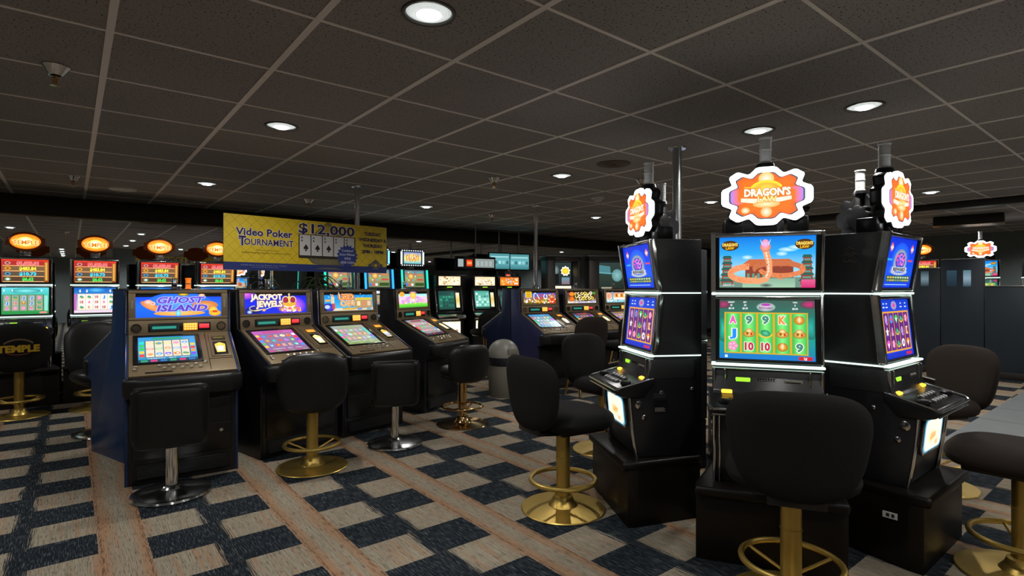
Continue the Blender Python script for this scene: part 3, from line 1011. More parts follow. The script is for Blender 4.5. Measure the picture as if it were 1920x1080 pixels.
def fn(mb):
    i0, i1 = int(math.floor(X0 / TILE)) - 1, int(math.ceil(X1 / TILE))
    j0, j1 = int(math.floor(Y0 / TILE)) - 1, int(math.ceil(Y1 / TILE))
    holes = set(LIGHT_TILES)
    for i in range(i0, i1 + 1):
        for j in range(j0, j1 + 1):
            a, b = max(X0, (i + .2) * TILE), min(X1, (i + 1.2) * TILE)
            c, d = max(Y0, (j + .43) * TILE), min(Y1, (j + 1.43) * TILE)
            if b - a < 1e-4 or d - c < 1e-4:
                continue
            if (i, j) in holes:
                cx, cy = tile_centre(i, j)
                n = 32
                circ = [(cx + HOLE * math.cos(2 * PI * k / n), cy + HOLE * math.sin(2 * PI * k / n)) for k in range(n)]
                sq = []
                for k in range(n):
                    ca, sa = math.cos(2 * PI * k / n), math.sin(2 * PI * k / n)
                    q = max(abs(ca), abs(sa))
                    sq.append((min(max(cx + TILE / 2 * ca / q, a), b), min(max(cy + TILE / 2 * sa / q, c), d)))
                for k in range(n):
                    k2 = (k + 1) % n
                    mb.face([(*circ[k], CEIL), (*circ[k2], CEIL), (*sq[k2], CEIL), (*sq[k], CEIL)], 'ceiling_tile')
            else:
                mb.face([(a, c, CEIL), (a, d, CEIL), (b, d, CEIL), (b, c, CEIL)], 'ceiling_tile')
    mb.box((X0, Y0, CEIL + .25), (X1, Y1, CEIL + .3), 'wall_paint')
ceiling = struct('ceiling', fn)
def fn(mb):
    for i in range(-10, 23):
        x = (i + .2) * TILE
        if X0 < x < X1:
            mb.box((x - .015, Y0, CEIL - .004), (x + .015, Y1, CEIL + .001), 'ceiling_tbar')
    for j in range(-15, 14):
        y = (j + .43) * TILE
        if Y0 < y < Y1:
            mb.box((X0, y - .009, CEIL - .0032), (X1, y + .009, CEIL + .001), 'ceiling_tbar')
struct('ceiling_grid', fn, parent=ceiling)
def fn(mb):
    mb.box((X0, Y1, 0), (X1, Y1 + .1, CEIL + .3), 'wall_paint')
struct('wall_back', fn)
def fn(mb):
    mb.box((X0 + .05, Y1 - .012, .12), (X1 - .05, Y1 - .001, 2.165), 'mirror_glass')
struct('wall_back_mirror', fn)
def fn(mb):
    mb.box((X0, Y1 - .10, 2.165), (X1, Y1 - .002, CEIL - .005), 'beam_paint', .006)
    mb.box((X0, Y1 - .105, 2.150), (X1, Y1 - .013, 2.167), 'gold_edge', .003)
struct('trim_1', fn)
def fn(mb):
    mb.box((X0, Y1 - .03, 0), (X1, Y1 - .002, .12), 'beam_paint', .004)
struct('baseboard_back', fn)
def fn(mb):
    mb.box((X0 - .1, Y0, 0), (X0, Y1, CEIL + .3), 'wall_paint')
struct('wall_left', fn)
def fn(mb):
    mb.box((X1, Y0, 0), (X1 + .1, Y1, CEIL + .3), 'wall_paint')
struct('wall_right', fn)
def fn(mb):
    mb.box((X0, Y0 - .1, 0), (X1, Y0, CEIL + .3), 'wall_paint')
struct('wall_front', fn)
def fn(mb):
    mb.box((8.94, -1.5, 2.315), (9.12, 4.6, CEIL - .005), 'beam_paint', .005)
struct('trim_2', fn)

def fn(mb):
    mb.box((.96, -2.2, 0), (1.56, -1.6, CEIL - .001), 'wall_paint', .01)
struct('pillar', fn)
def fn(mb):
    mb.box((-1.9, -.7, 0), (-1.3, -.1, CEIL - .001), 'wall_paint', .01)
struct('pillar', fn)
# ------------------------------------------------------------------ ceiling fittings
LLAB = {(1, 2): 'recessed downlight at the top edge of the photo, nearest and largest of all',
        (1, 5): 'recessed downlight above and left of the hanging blue patch, between two sprinklers',
        (1, 9): 'small recessed downlight over the left half of the yellow poker banner',
        (5, 2): 'recessed downlight just above the lit sign of the middle dragon machine',
        (5, 1): 'recessed downlight at the upper right, right of and nearer than its neighbour',
        (5, 5): 'recessed downlight left of the tall steel pole, beyond the dark round vent',
        (5, 9): 'small recessed downlight right of the banner pole near the dark beam',
        (9, 2): 'recessed downlight peeping out right of the right lit scalloped sign',
        (9, 8): 'small far recessed downlight right of the slim chrome pole near the mirror wall',
        (11, 2): 'recessed downlight at the right between the right lit sign and the ceiling beam'}
LLAB[(1, 5)] = 'round recessed downlight above the yellow poker banner, second nearest on the left'
def downlight(i, j):
    x, y = tile_centre(i, j)
    t = thing('downlight', LLAB.get((i, j), 'small recessed ceiling downlight far off, in the mirror, or added unseen for light'), 'ceiling light', (x, y, CEIL), 0, 'recessed ceiling downlights')
    part('trim_ring', t, 'dl_trim', lambda mb: mb.lathe([(.092, .002), (.096, -.006), (.108, -.007), (.112, -.001), (.112, .0), (.092, .002)], m='lamp_trim', seg=40))
    def refl(mb):
        pr = []
        for k in range(9):                      # stepped, ribbed reflector cone
            r, z = .094 - .004 * k, .004 + .009 * k
            pr += [(r, z), (r - .001, z + .006)]
        mb.lathe(pr, m='lamp_reflector', seg=40)
    part('reflector', t, 'dl_refl', refl)
    def lens(mb):
        pr = [(0, -.012)]
        for k in range(9):                      # ribbed glass
            r0 = .006 + .0092 * k
            zl = -.012 + 1.9 * r0 * r0
            pr += [(r0, zl - .002), (r0 + .0046, zl + .002)]
        mb.lathe(pr + [(.090, .006), (.090, .030), (0, .032)], m='lamp_lens', seg=40)
        mb.lathe([(0, -.0170), (.040, -.0150), (.050, -.006), (0, .0)], m='lamp_bulb', seg=32)
    part('lens', t, 'dl_lens', lens)
    ld = bpy.data.lights.new('downlight_lamp', 'SPOT')
    ld.energy = LAMP_POWER
    ld.color = LAMP_COLOR
    ld.spot_size = R(158)
    ld.spot_blend = 0.6
    ld.shadow_soft_size = 0.07
    lo = bpy.data.objects.new('downlight_lamp', ld)
    C.objects.link(lo)
    lo.parent = t
    lo.location = (0, 0, -0.022)
for ij in LIGHT_TILES:
    downlight(*ij)

def vent(mb):
    mb.lathe([(.0, -.018), (.03, -.022), (.03, -.014), (.055, -.012), (.06, -.020), (.085, -.018), (.09, -.009), (.125, -.013), (.15, -.006), (.155, .0), (0, 0)], m='vent_metal', seg=36)
vx, vy = tile_centre(*VENT)
solo('ceiling_vent', 'round dark brown ceiling vent of stepped rings left of the steel pole', 'vent', 'vent', vent, (vx, vy, CEIL))
solo('ceiling_vent', 'round pale ceiling vent far left above the mirror beam', 'vent', 'vent2', lambda mb: mb.lathe([(.0, -.006), (.10, -.006), (.105, -.014), (.13, -.012), (.135, 0), (0, 0)], m='ceiling_tbar', seg=32), (.46, 7.62, CEIL))
t = thing('smoke_detector', 'white round smoke detector on the ceiling left of the left lit sign', 'smoke detector', (5.08, 4.65, CEIL))
part('base', t, None, lambda mb: mb.lathe([(0, 0), (.085, 0), (.085, -.012), (.07, -.022), (0, -.022)], m='white_plastic'))
part('cover', t, None, lambda mb: mb.lathe([(.055, -.020), (.055, -.030), (.045, -.050), (.03, -.055), (0, -.055)], m='white_plastic'))
SPR = [((-.06, 3.61), 'largest sprinkler with flared chrome cup, upper left of the photo'), ((.02, 7.05), 'sprinkler with flared chrome cup just before the dark beam at the far left'),
       ((3.36, 4.48), 'small copper sprinkler in the middle of the ceiling, left of the chrome pole'), ((2.35, 7.05), 'tiny red sprinkler just above the top edge of the yellow banner'),
       ((5.02, 6.75), 'tiny sprinkler over the far machines right of the banner'), ((4.6, 3.6), 'small copper sprinkler beside the tall steel pole')]
for (x, y), lab in SPR:
    t = thing('sprinkler', lab, 'sprinkler', (x, y, CEIL), 0, 'ceiling sprinklers')
    part('cup', t, 'sp_cup', lambda mb: mb.lathe([(.058, 0), (.060, -.004), (.028, -.048), (.024, -.048), (.052, 0)], m='chrome', seg=28))
    def head(mb):
        mb.lathe([(0, 0), (.011, 0), (.011, -.06), (.016, -.062), (.016, -.068), (.008, -.07), (.006, -.095), (0, -.095)], m='polished_brass', seg=14)
        mb.tube([(-.010, 0, -.065), (-.013, 0, -.08), (0, 0, -.097)], .003, 'polished_brass', 6)
        mb.tube([(.010, 0, -.065), (.013, 0, -.08), (0, 0, -.097)], .003, 'polished_brass', 6)
        mb.lathe([(0, -.096), (.022, -.097), (.022, -.100), (0, -.100)], m='polished_brass', seg=16)
    part('sprinkler_head', t, 'sp_head', head)
def cam_dome(mb):
    mb.lathe([(0, 0), (.06, 0), (.06, -.02), (.05, -.05), (.03, -.072), (0, -.08)], m='black_plastic', seg=24)
solo('camera_dome', 'small black security dome on the ceiling near the right beam', 'security camera', 'dome', cam_dome, (7.9, 3.4, CEIL))

def pole(x, y, z0, r, label, mat):
    t = thing('support_pole', label, 'pole', (x, y, z0))
    L = CEIL - z0
    part('tube', t, None, lambda mb: mb.lathe([(0, .002), (r, .002), (r, L - .004), (0, L - .004)], m=mat, seg=24))
    part('flange', t, None, lambda mb: mb.lathe([(0, L - .012), (r * 1.9, L - .012), (r * 2.0, L - .001), (0, L - .001)], m='chrome', seg=24))
    part('flange', t, None, lambda mb: mb.lathe([(0, 0.001), (r * 1.9, .001), (r * 1.8, .010), (0, .010)], m='chrome', seg=24))
pole(3.78, 2.61, 0, .036, 'thick gray steel pole rising behind the left dragon machine', 'steel_pole')
pole(4.95, 5.66, 1.273, .028, 'shiny chrome pole standing on the far slant machine row', 'chrome')
pole(2.46, 5.80, 0, .030, 'shiny chrome double pole behind the right end of the banner', 'chrome')

# ------------------------------------------------------------------ slant-top machines
W = .33           # half width
SIL = [(.03, 0), (.03, .55), (-.085, .585), (-.105, .715), (.395, .955), (.425, 1.27), (.60, 1.27), (.60, 0)]
SL0, SL1 = Vector((0, -.085, .712)), Vector((0, .385, .940))       # console slope
SLD = (SL1 - SL0).normalized()
SLL = (SL1 - SL0).length
SLN = Vector((1, 0, 0)).cross(SLD)
HD = (Vector((0, .415, 1.262)) - Vector((0, .388, .945)))          # face of the head
HDD = HD.normalized()
HDN = Vector((1, 0, 0)).cross(HDD)
def slope(u, v, d=0.0):
    p = SL0 + SLD * v + SLN * d
    return Vector((u, p.y, p.z))
def face(u, z, d=0.0):
    k = (z - .945) / HD.z
    p = Vector((0, .388, .945)) + HD * k + HDN * d
    return Vector((u, p.y, p.z))
def frame_mat(O, ux, uz):
    ux, uz = Vector(ux), Vector(uz)
    n = ux.cross(uz)
    return Matrix(((ux.x, -n.x, uz.x, O.x), (ux.y, -n.y, uz.y, O.y), (ux.z, -n.z, uz.z, O.z), (0, 0, 0, 1)))
def slant(label, loc, rz, top, screen, panel='bronze_panel', side='black_laminate', bill=('lit_glass', 'ffb030', 'fff0a0'), amber=True, candle=('clear_acrylic',), group='slant-top machines with bronze panels', detail=True):
    t = thing('slant_slot_machine', label, 'slot machine', loc, rz, group)
    def cab(mb):
        mb.box((-W + .02, .03, .0), (W - .02, .59, .56), 'black_laminate', .004)
        mb.prism([(-.07, .585), (-.085, .70), (.385, .925), (.41, 1.25), (.59, 1.25), (.59, .55), (.03, .55)], -W + .02, W - .02, 'black_laminate')
    part('cabinet', t, ('sl_cab',), cab)
    for sx in (-1, 1):
        o = part('side_panel', t, ('sl_side', side, sx), lambda mb: mb.prism(SIL, sx * (W - .021), sx * W, side, .003))
        part('edge_trim', o, ('sl_edge', sx), lambda mb: mb.tube([(sx * (W - .006), y - .004, z + .004) for y, z in SIL[2:6]], .005, 'chrome', 8))
    def door(mb):
        mb.box((-W + .04, .012, .16), (W - .04, .032, .53), 'black_plastic', .006)
        mb.box((-W + .05, .018, .03), (W - .05, .032, .13), 'black_plastic', .004)
        mb.box((-W + .04, .020, .345), (W - .04, .010, .349), 'dark_gray')
        for k in range(7):
            mb.box((-W + .07, .012, .042 + .011 * k), (W - .07, .020, .047 + .011 * k), 'dark_gray')
    d = part('door', t, ('sl_door',), door)
    part('lock', d, ('sl_lock',), lambda mb: mb.lathe([(0, 0), (.012, 0), (.012, .012), (.006, .014), (0, .014)], m='chrome', seg=16, mat=Matrix.Translation((.22, .012, .30)) @ Matrix.Rotation(PI / 2, 4, 'X')))
    def arm(mb):
        pts = [(-W - .012, -.02), (-W - .012, -.10), (-W + .06, -.155), (-.12, -.172), (.12, -.172), (W - .06, -.155), (W + .012, -.10), (W + .012, -.02)]
        mb.extrude([(x, y, .585) for x, y in pts], (0, 0, .125), 'vinyl', .022, 3)
    part('armrest', t, ('sl_arm',), arm)
    def con(mb):
        m = frame_mat(SL0, (1, 0, 0), SLD)
        mb.box((-W + .022, -.014, .0), (W - .022, .006, SLL), panel, .004, mat=m)
        mb.box((.150, -.0165, .02), (.153, -.013, SLL - .02), 'black_plastic', mat=m)
        mb.box((.153, -.0165, .150), (W - .03, -.013, .153), 'black_plastic', mat=m)
        mb.box((-.22, -.018, .022), (-.07, -.013, .030), 'black_plastic', mat=m)
    part('console', t, ('sl_con', panel), con)
    def bez(mb):
        m = frame_mat(SL0, (1, 0, 0), SLD)
        for a, b in (((-.285, .125), (.115, .145)), ((-.285, .475), (.115, .500)), ((-.285, .145), (-.255, .475)), ((.085, .145), (.115, .475))):
            mb.box((a[0], -.022, a[1]), (b[0], -.012, b[1]), 'black_plastic', .003, mat=m)
        mb.box((-.26, -.016, .14), (.09, -.012, .48), 'black_plastic', mat=m)
    b = part('screen_bezel', t, ('sl_bez',), bez)
    def scr(mb):
        screen(Art(mb, slope(-.255, .145, .0168), (1, 0, 0), SLD, .34, .33, 'lit_screen', .00012))
    part('screen', b, ('sl_scr', screen), scr)
    # bill acceptor
    def bil(mb):
        m = frame_mat(SL0, (1, 0, 0), SLD)
        mb.box((.172, -.021, .175), (.295, -.013, .475), panel, .003, mat=m)
        mb.box((.19, -.024, .39), (.277, -.02, .445), 'black_plastic', .002, mat=m)
        mb.box((.19, -.024, .19), (.277, -.02, .365), 'black_plastic', .002, mat=m)
    ba = part('bill_acceptor', t, ('sl_bill', panel), bil)
    def blit(mb):
        A = Art(mb, slope(.195, .395, .0245), (1, 0, 0), SLD, .077, .045, bill[0], .0002)
        A.grad(0, 0, .077, .045, [bill[1] if amber else '2a2408', 'ff9020' if amber else '403408'])
        if amber:
            speckle(A, .01, .01, .067, .035, 8, ['fff0a0', 'ffd060'], 3, .003, .006)
        else:
            A.line([(.01, .022), (.067, .022)], .008, '8a7a10')
        A = Art(mb, slope(.195, .195, .0245), (1, 0, 0), SLD, .077, .165, bill[0], .0002)
        A.poly([(.012, .02), (.065, .02), (.072, .10), (.072, .13), (.038, .155), (.006, .13), (.006, .10)], bill[2])
        A.grad(.014, .035, .062, .10, [bill[3] if len(bill) > 3 else 'fff8e0', 'ffffff' if len(bill) < 4 else 'e0f0ff'])
        for v in (.045, .075, .11):
            A.rect(.010, v, .024, v + .006, 'c08020')
            A.rect(.052, v + .01, .066, v + .016, 'c08020', False)
    part('bill_light', ba, ('sl_blit', bill, amber), blit)
    # keys
    if detail:
        def key(mb):
            m = frame_mat(Vector((0, 0, 0)), (1, 0, 0), SLD)
            mb.box((-.0105, -.012, -.0085), (.0105, .002, .0085), 'chrome', .003, 1, mat=m)
            mb.box((-.0075, -.0145, -.0055), (.0075, -.011, .0055), 'cream_key', .002, 1, mat=m)
        ks = [(-.14 + .052 * k, .092) for k in range(5)] + [(.125, .108), (.075 + .1, .10)][:1] + [(-.115 + .052 * k, .058) for k in range(5)] + [(-.275, .062), (-.27, .092)]
        for u, v in ks:
            part('button', t, ('sl_key',), key, loc=slope(u, v, .0145))
    # head
    def headf(mb):
        m = frame_mat(Vector((0, .388, .945)), (1, 0, 0), HDD)
        L = HD.length
        mb.box((-W + .021, -.010, 0), (W - .021, .006, .104), panel, .003, mat=m)
        for a, b in (((-W + .021, .107), (W - .021, .125)), ((-W + .021, L - .022), (W - .021, L)), ((-W + .021, .125), (-W + .062, L - .022)), ((W - .062, .125), (W - .021, L - .022))):
            mb.box((a[0], -.012, a[1]), (b[0], .006, b[1]), panel, .003, mat=m)
        for u in (-W + .042, W - .042):
            mb.box((u - .006, -.0135, .19), (u + .006, -.010, .25), 'silver_panel', .001, 1, mat=m)
        mb.box((-W, .405, 1.258), (W, .60, 1.272), 'black_laminate', .004)
    hd = part('head', t, ('sl_head', panel), headf)
    def glass(mb):
        m = frame_mat(Vector((0, .388, .945)), (1, 0, 0), HDD)
        top(Art(mb, face(-W + .062, .945 + .125 * HDD.z, .0035), (1, 0, 0), HDD, 2 * W - .124, HD.length - .147, 'lit_glass', .00018))
    part('marquee', hd, ('sl_glass', top), glass)
    for sx in (-1, 1):
        def spk(mb):
            m = frame_mat(face(sx * .265, .996, .010), (1, 0, 0), HDD) @ Matrix.Rotation(PI / 2, 4, 'X')
            mb.lathe([(0, .0), (.026, .0), (.028, .004), (.031, .004), (.031, 0)], m='black_plastic', seg=24, mat=m)
        part('speaker', hd, ('sl_spk', sx), spk)
    def disp(mb):
        m = frame_mat(Vector((0, .388, .945)), (1, 0, 0), HDD)
        mb.box((-.195, -.014, .022), (.195, -.008, .082), 'black_plastic', .003, mat=m)
        A = Art(mb, face(-.195, .945 + .022 * HDD.z, .0145), (1, 0, 0), HDD, .39, .06, 'lit_glass', .0002)
        A.rect(.015, .008, .19, .052, '06201c')
        A.rect(.025, .02, .17, .038, '2a9080')
        A.grad(.215, .004, .305, .056, ['ff9010', 'ffc040'])
        A.lift()
        for i in range(5):
            for j in range(3):
                A.disc(.228 + .016 * i, .013 + .017 * j, .006, .006, 'fff080', seg=7, lift=False)
        A.grad(.315, .016, .380, .048, ['d81830', 'ff5058'])
    part('credit_display', hd, ('sl_disp',), disp)
    for i, cm in enumerate(candle):
        def can(mb):
            mb.lathe([(0, 0), (.020, 0), (.022, .006), (.018, .012), (.018, .072), (.021, .074), (.021, .082), (0, .084)], m=cm, seg=20)
            mb.lathe([(.0185, .036), (.0205, .037), (.0205, .043), (.0185, .044)], m='chrome', seg=20)
        part('candle_light', t, ('sl_can', cm), can, loc=(-.03 + .09 * i, .50, 1.272))
    return t

def at(cx, cy, th):                    # from the centre of the head's lower edge to the machine's base
    a = R(th)
    return (cx + .388 * math.sin(a), cy - .388 * math.cos(a), 0)
slant('slant-top slot machine with purple island lettering on blue, leftmost in the bronze row', at(.622, 4.64, -4), R(-4), pic_island, vid_a, bill=('lit_glass', '2a2408', 'ffe060'), amber=False, candle=('clear_acrylic', 'amber_acrylic'), side='blue_lit_laminate')
slant('slant-top slot machine reading JACKPOT JEWELS beside a golden crown', at(1.340, 4.78, 13), R(13), pic_jewels, vid_b, candle=('clear_acrylic',))
slant('slant-top slot machine reading USED CARS with a silver strip of speakers', at(2.045, 4.98, 13), R(13), pic_cars, vid_c, panel='bronze_panel', bill=('lit_glass', 'ffb030', 'e8d060', '3060d0'))
slant('slant-top slot machine with a pale meadow and clouds above, fourth in the bronze row', at(2.95, 5.40, 26), R(26), pic_meadow, vid_d)
slant('far slant-top slot machine with a yellow notice and red scrawl on its glass', at(4.85, 5.45, -4), R(-4), pic_adventure, vid_e, side='purple_lit_laminate', candle=('clear_acrylic',))
slant('far slant-top slot machine with yellow scrawled lettering beside two orange orbs', at(5.60, 5.41, -4), R(-4), pic_scrolls, vid_f, candle=('clear_acrylic',))
slant('far slant-top slot machine half hidden behind the left dragon machine', at(6.35, 5.37, -4), R(-4), pic_beach, vid_g, candle=('clear_acrylic',))
b1 = at(.627, 4.68, -4)
slant('slant-top slot machine with painted blue-lit sides, turned away, back to back with the island machine', (.43, 5.58, 0), R(198), pic_meadow, vid_e, side='blue_lit_laminate', candle=())
b5 = at(4.85, 5.45, -4)
slant('dark navy slant-top slot machine turned away behind the dome-lid trash can', (b5[0] + .084, b5[1] + 1.215, 0), R(176), pic_beach, vid_f, side='deep_navy_laminate', candle=())

# ------------------------------------------------------------------ upright video machines (carousel and back wall)
def upright(label, loc, rz, top, low, sign, dz=0.0, wide=1.0, group=None, belly=True, boost='lit_screen', sx=1.0):
    t = thing('video_slot_machine', label, 'slot machine', loc, rz, group)
    t.scale = (sx, 1, 1)
    P = .35 + dz
    k = (sign, dz)
    def upart(name, *a, **kw):          # the cabinet stands back on its pedestal and is narrower
        o = part(name, *a, **kw)
        o.location = (0, .12, 0)
        if name not in ('topper_sign', 'sign_bracket', 'candle_light'):
            o.scale = (.89, 1, 1)
        return o
    def ped(mb):
        mb.extrude([(-.315, 0, 0), (.315, 0, 0), (.315, .06, 0), (.245, .45, 0), (-.245, .45, 0), (-.315, .06, 0)], (0, 0, P - .045), 'dark_wood', .004)
        mb.extrude([(-.32, -.03, P - .05), (.32, -.03, P - .05), (.32, .055, P - .05), (.25, .455, P - .05), (-.25, .455, P - .05), (-.32, .055, P - .05)], (0, 0, .05), 'dark_wood', .018, 3)
    part('pedestal', t, ('up_ped', dz), ped)
    z = lambda v: v + dz
    CAB = [(-.030, z(.352)), (-.047, z(.45)), (-.058, z(.54)), (-.066, z(.62)), (-.072, z(.700)), (.02, z(.78)), (.06, z(.905)), (.34, z(.905)), (.34, z(.352))]
    upart('cabinet', t, ('up_cab', dz), lambda mb: mb.prism(CAB, -.272, .272, 'black_laminate' if sign == 'dragon' else 'midnight_laminate', .005))
    for sd_ in (-1, 1):
        upart('chrome_trim', t, ('up_btrim', dz, sd_), lambda mb: mb.tube([(sd_ * .262, y - .006, zz) for y, zz in CAB[:5]], .008, 'chrome', 8))
        upart('chrome_trim', t, ('up_btrim2', dz, sd_), lambda mb: mb.tube([(sd_ * .236, y - .005, zz) for y, zz in CAB[:5]], .005, 'chrome', 8))
    if belly:
        O = Vector((0, -.0545, z(.485)))
        uz = (Vector((0, -.0725, z(.670))) - O).normalized()
        def rr(w, h, r):
            pts = []
            for cx, cy, a0 in ((w / 2 - r, h - r, 0), (-w / 2 + r, h - r, 90), (-w / 2 + r, r, 180), (w / 2 - r, r, 270)):
                pts += [(cx + r * math.cos(R(a0 + 15 * q)), cy + r * math.sin(R(a0 + 15 * q))) for q in range(7)]
            return pts
        def bel(mb):
            mb.extrude([O + Vector((1, 0, 0)) * u + uz * v for u, v in rr(.34, .185, .04)], Vector((1, 0, 0)).cross(uz) * .012, 'chrome', .002)
            A = Art(mb, O + Vector((1, 0, 0)).cross(uz) * .0125, (1, 0, 0), uz, 1, 1, 'lit_glass', .0003)
            A.clip = False
            A.poly([(u, v + .012) for u, v in rr(.315, .161, .035)], '48a8d0')
            A.poly([(u, v + .018) for u, v in rr(.285, .149, .035)], 'fff4e0')
            A.disc(-.02, .08, .07, .035, 'ffd070', 'fff0d0', seg=16)
            A.text("LAW" if sign == 'dragon' else 'TEMPLE', 0, .085, .03, 'f0a040', bold=.04)
            A.disc(.06, .045, .04, .02, 'ffb060', 'fff0d8', seg=12)
        upart('belly_glass', t, ('up_bel', k), bel)
    # button deck
    DK = [(-.150, z(.693)), (-.157, z(.716)), (-.143, z(.730)), (.055, z(.780)), (.055, z(.745)), (.0, z(.68)), (-.10, z(.678))]
    dk = upart('button_deck', t, ('up_deck', dz), lambda mb: mb.prism(DK, -.285, .285, 'black_plastic', .005))
    part('deck_trim', dk, ('up_dtrim', dz), lambda mb: [mb.tube([(-.287, .05, z(.783)), (-.287, -.143, z(.734)), (-.265, -.163, z(.723)), (.265, -.163, z(.723)), (.287, -.143, z(.734)), (.287, .05, z(.783))], .006, 'chrome', 8),
                                                       mb.tube([(-.27, -.158, z(.698)), (.27, -.158, z(.698))], .004, 'chrome', 8)] and None)
    DD = Vector((0, .198, .050)).normalized()
    def dpt(u, v, d=0.0):
        p = Vector((0, -.143, z(.730))) + DD * v + Vector((1, 0, 0)).cross(DD) * d
        return Vector((u, p.y, p.z))
    def key(mb):
        m = frame_mat(Vector((0, 0, 0)), (1, 0, 0), DD)
        mb.box((-.017, -.010, -.014), (.017, .002, .014), 'chrome', .004, 1, mat=m)
        mb.box((-.012, -.013, -.009), (.012, -.009, .009), 'white_plastic', .003, 1, mat=m)
    for r_, v in ((0, .045), (1, .095)):
        for q in range(5):
            part('button', dk, ('up_key',), key, loc=dpt(-.10 + .048 * q, v, .001))
    for s in (-1, 1):
        part('play_button', dk, ('up_play', dz, s), lambda mb: mb.box((-.028, -.012, -.012), (.028, .002, .012), 'amber_led', .004, 1, mat=frame_mat(dpt(s * .20, .165, .001), (1, 0, 0), DD)))
        part('cup_rest', dk, ('up_cup', dz, s), lambda mb: mb.lathe([(0, 0), (.030, 0), (.030, .012), (.022, .018), (0, .018)], m='black_plastic', seg=20, mat=Matrix.Translation(dpt(s * .21, .06, 0))))
    for sd_ in (-1, 1):
        for y, zz, rr_ in ((-.03, .64, .022), (.0, .57, .014), (.10, .705, .010), (.28, .72, .010)):
            upart('lock', t, ('up_lock', dz, sd_, y), lambda mb: mb.lathe([(0, 0), (rr_, 0), (rr_, .008), (rr_ * .6, .011), (0, .011)], m='chrome', seg=16, mat=Matrix.Translation((sd_ * .271, y, z(zz))) @ Matrix.Rotation(sd_ * PI / 2, 4, 'Y')))
    def plate_(mb):
        mb.box((.2722, .055, z(.595)), (.2760, .135, z(.665)), 'black_plastic', .001, 1)
        for q in range(4):
            mb.box((.2758, .062, z(.600) + .006 * q), (.2764, .125 - .01 * (q % 2), z(.603) + .006 * q), 'silver_panel')
        mb.box((.2722, .055, z(.672)), (.2745, .125, z(.700)), 'dark_gray', .001, 1)
    upart('information_plate', t, ('up_plate', dz), plate_)
    def emb_(mb):
        for q in range(3):
            a0 = R(120 * q)
            cy, cz = .205 + .018 * math.sin(a0), z(1.44) + .018 * math.cos(a0)
            mb.tube([(-.2725, cy + .024 * math.sin(R(60 * k_)), cz + .024 * math.cos(R(60 * k_))) for k_ in range(6)], .0028, 'vent_metal', 6, True)
    upart('side_emblem', t, ('up_emb', dz), emb_)
    # bill and ticket panel
    def bp(mb):
        mb.prism([(.035, z(.778)), (.045, z(.885)), (.30, z(.885)), (.30, z(.778))], -.276, .276, 'dark_gray', .006)
        for u in (-.266, -.21, .21, .266):
            mb.box((u - .004, .030, z(.782)), (u + .004, .05, z(.882)), 'chrome', .002, 1)
        mb.box((-.276, .032, z(.776)), (.276, .05, z(.782)), 'chrome', .002, 1)
        mb.box((-.276, .036, z(.882)), (.276, .055, z(.889)), 'chrome', .002, 1)
        for a in range(7):
            for b in range(3):
                mb.box((-.045 + .013 * a, .036, z(.812) + .013 * b), (-.037 + .013 * a, .0405, z(.820) + .013 * b), 'black_plastic')
        mb.box((.085, .035, z(.82)), (.175, .042, z(.842)), 'silver_panel', .002, 1)
        mb.box((.095, .033, z(.828)), (.165, .036, z(.833)), 'black_plastic')
    bo = upart('bill_panel', t, ('up_bill', dz), bp)
    part('ticket_light', bo, ('up_tick', dz), lambda mb: mb.box((-.155, .034, z(.822)), (-.08, .042, z(.844)), 'green_led', .003, 1))
    # head with two screens
    HP = [(.055, z(1.552)), (.105, z(1.252)), (.070, z(.908)), (.34, z(.908)), (.34, z(1.552))]
    h = upart('head', t, ('up_head', dz), lambda mb: mb.prism(HP, -.272, .272, 'dark_gray' if sign == 'dragon' else 'midnight_laminate', .006))
    def bezf(a, b):
        a, b = Vector((0, *a)), Vector((0, *b))
        uz = (b - a)
        L = uz.length
        uz.normalize()
        return a, uz, L
    for nm, a, b, pic in (('upper', (.092, z(1.272)), (.050, z(1.545)), top), ('lower', (.068, z(.920)), (.100, z(1.236)), low)):
        O, uz, L = bezf(a, b)
        m = frame_mat(O, (1, 0, 0), uz)
        def bz(mb):
            for s in (-1, 1):
                mb.box((s * .262, -.024, -.006), (s * .278, .012, L + .006), 'chrome', .004, 2, mat=m)
                mb.box((s * .240, -.018, 0), (s * .262, .01, L), 'black_plastic', .002, 1, mat=m)
            mb.box((-.262, -.020, L - .014), (.262, .01, L + .004), 'chrome', .004, 2, mat=m)
            mb.box((-.262, -.020, -.004), (.262, .01, .010), 'black_plastic', .003, 1, mat=m)
            mb.box((-.245, -.006, .0), (.245, .004, L), 'black_plastic', mat=m)
        be = part('screen_bezel', h, ('up_bez', nm, dz), bz)
        n = Vector((1, 0, 0)).cross(uz)
        part('screen', h, ('up_scr', nm, dz, pic), lambda mb: pic(Art(mb, O + Vector((-.238, 0, 0)) + uz * .012 + n * .008, (1, 0, 0), uz, .476, L - .028, boost, .00016)))
    def strip(zz, yf):
        def f(mb):
            mb.box((-.280, yf - .022, z(zz) - .0055), (.280, yf + .01, z(zz) + .0055), 'light_strip', .004)
            for s in (-1, 1):
                mb.box((s * .270, yf - .01, z(zz) - .0035), (s * .2765, .335, z(zz) + .0035), 'light_strip', .002, 1)
        return f
    part('light_strip', h, ('up_st1', dz), strip(1.252, .09))
    part('light_strip', h, ('up_st2', dz), strip(.905, .05))
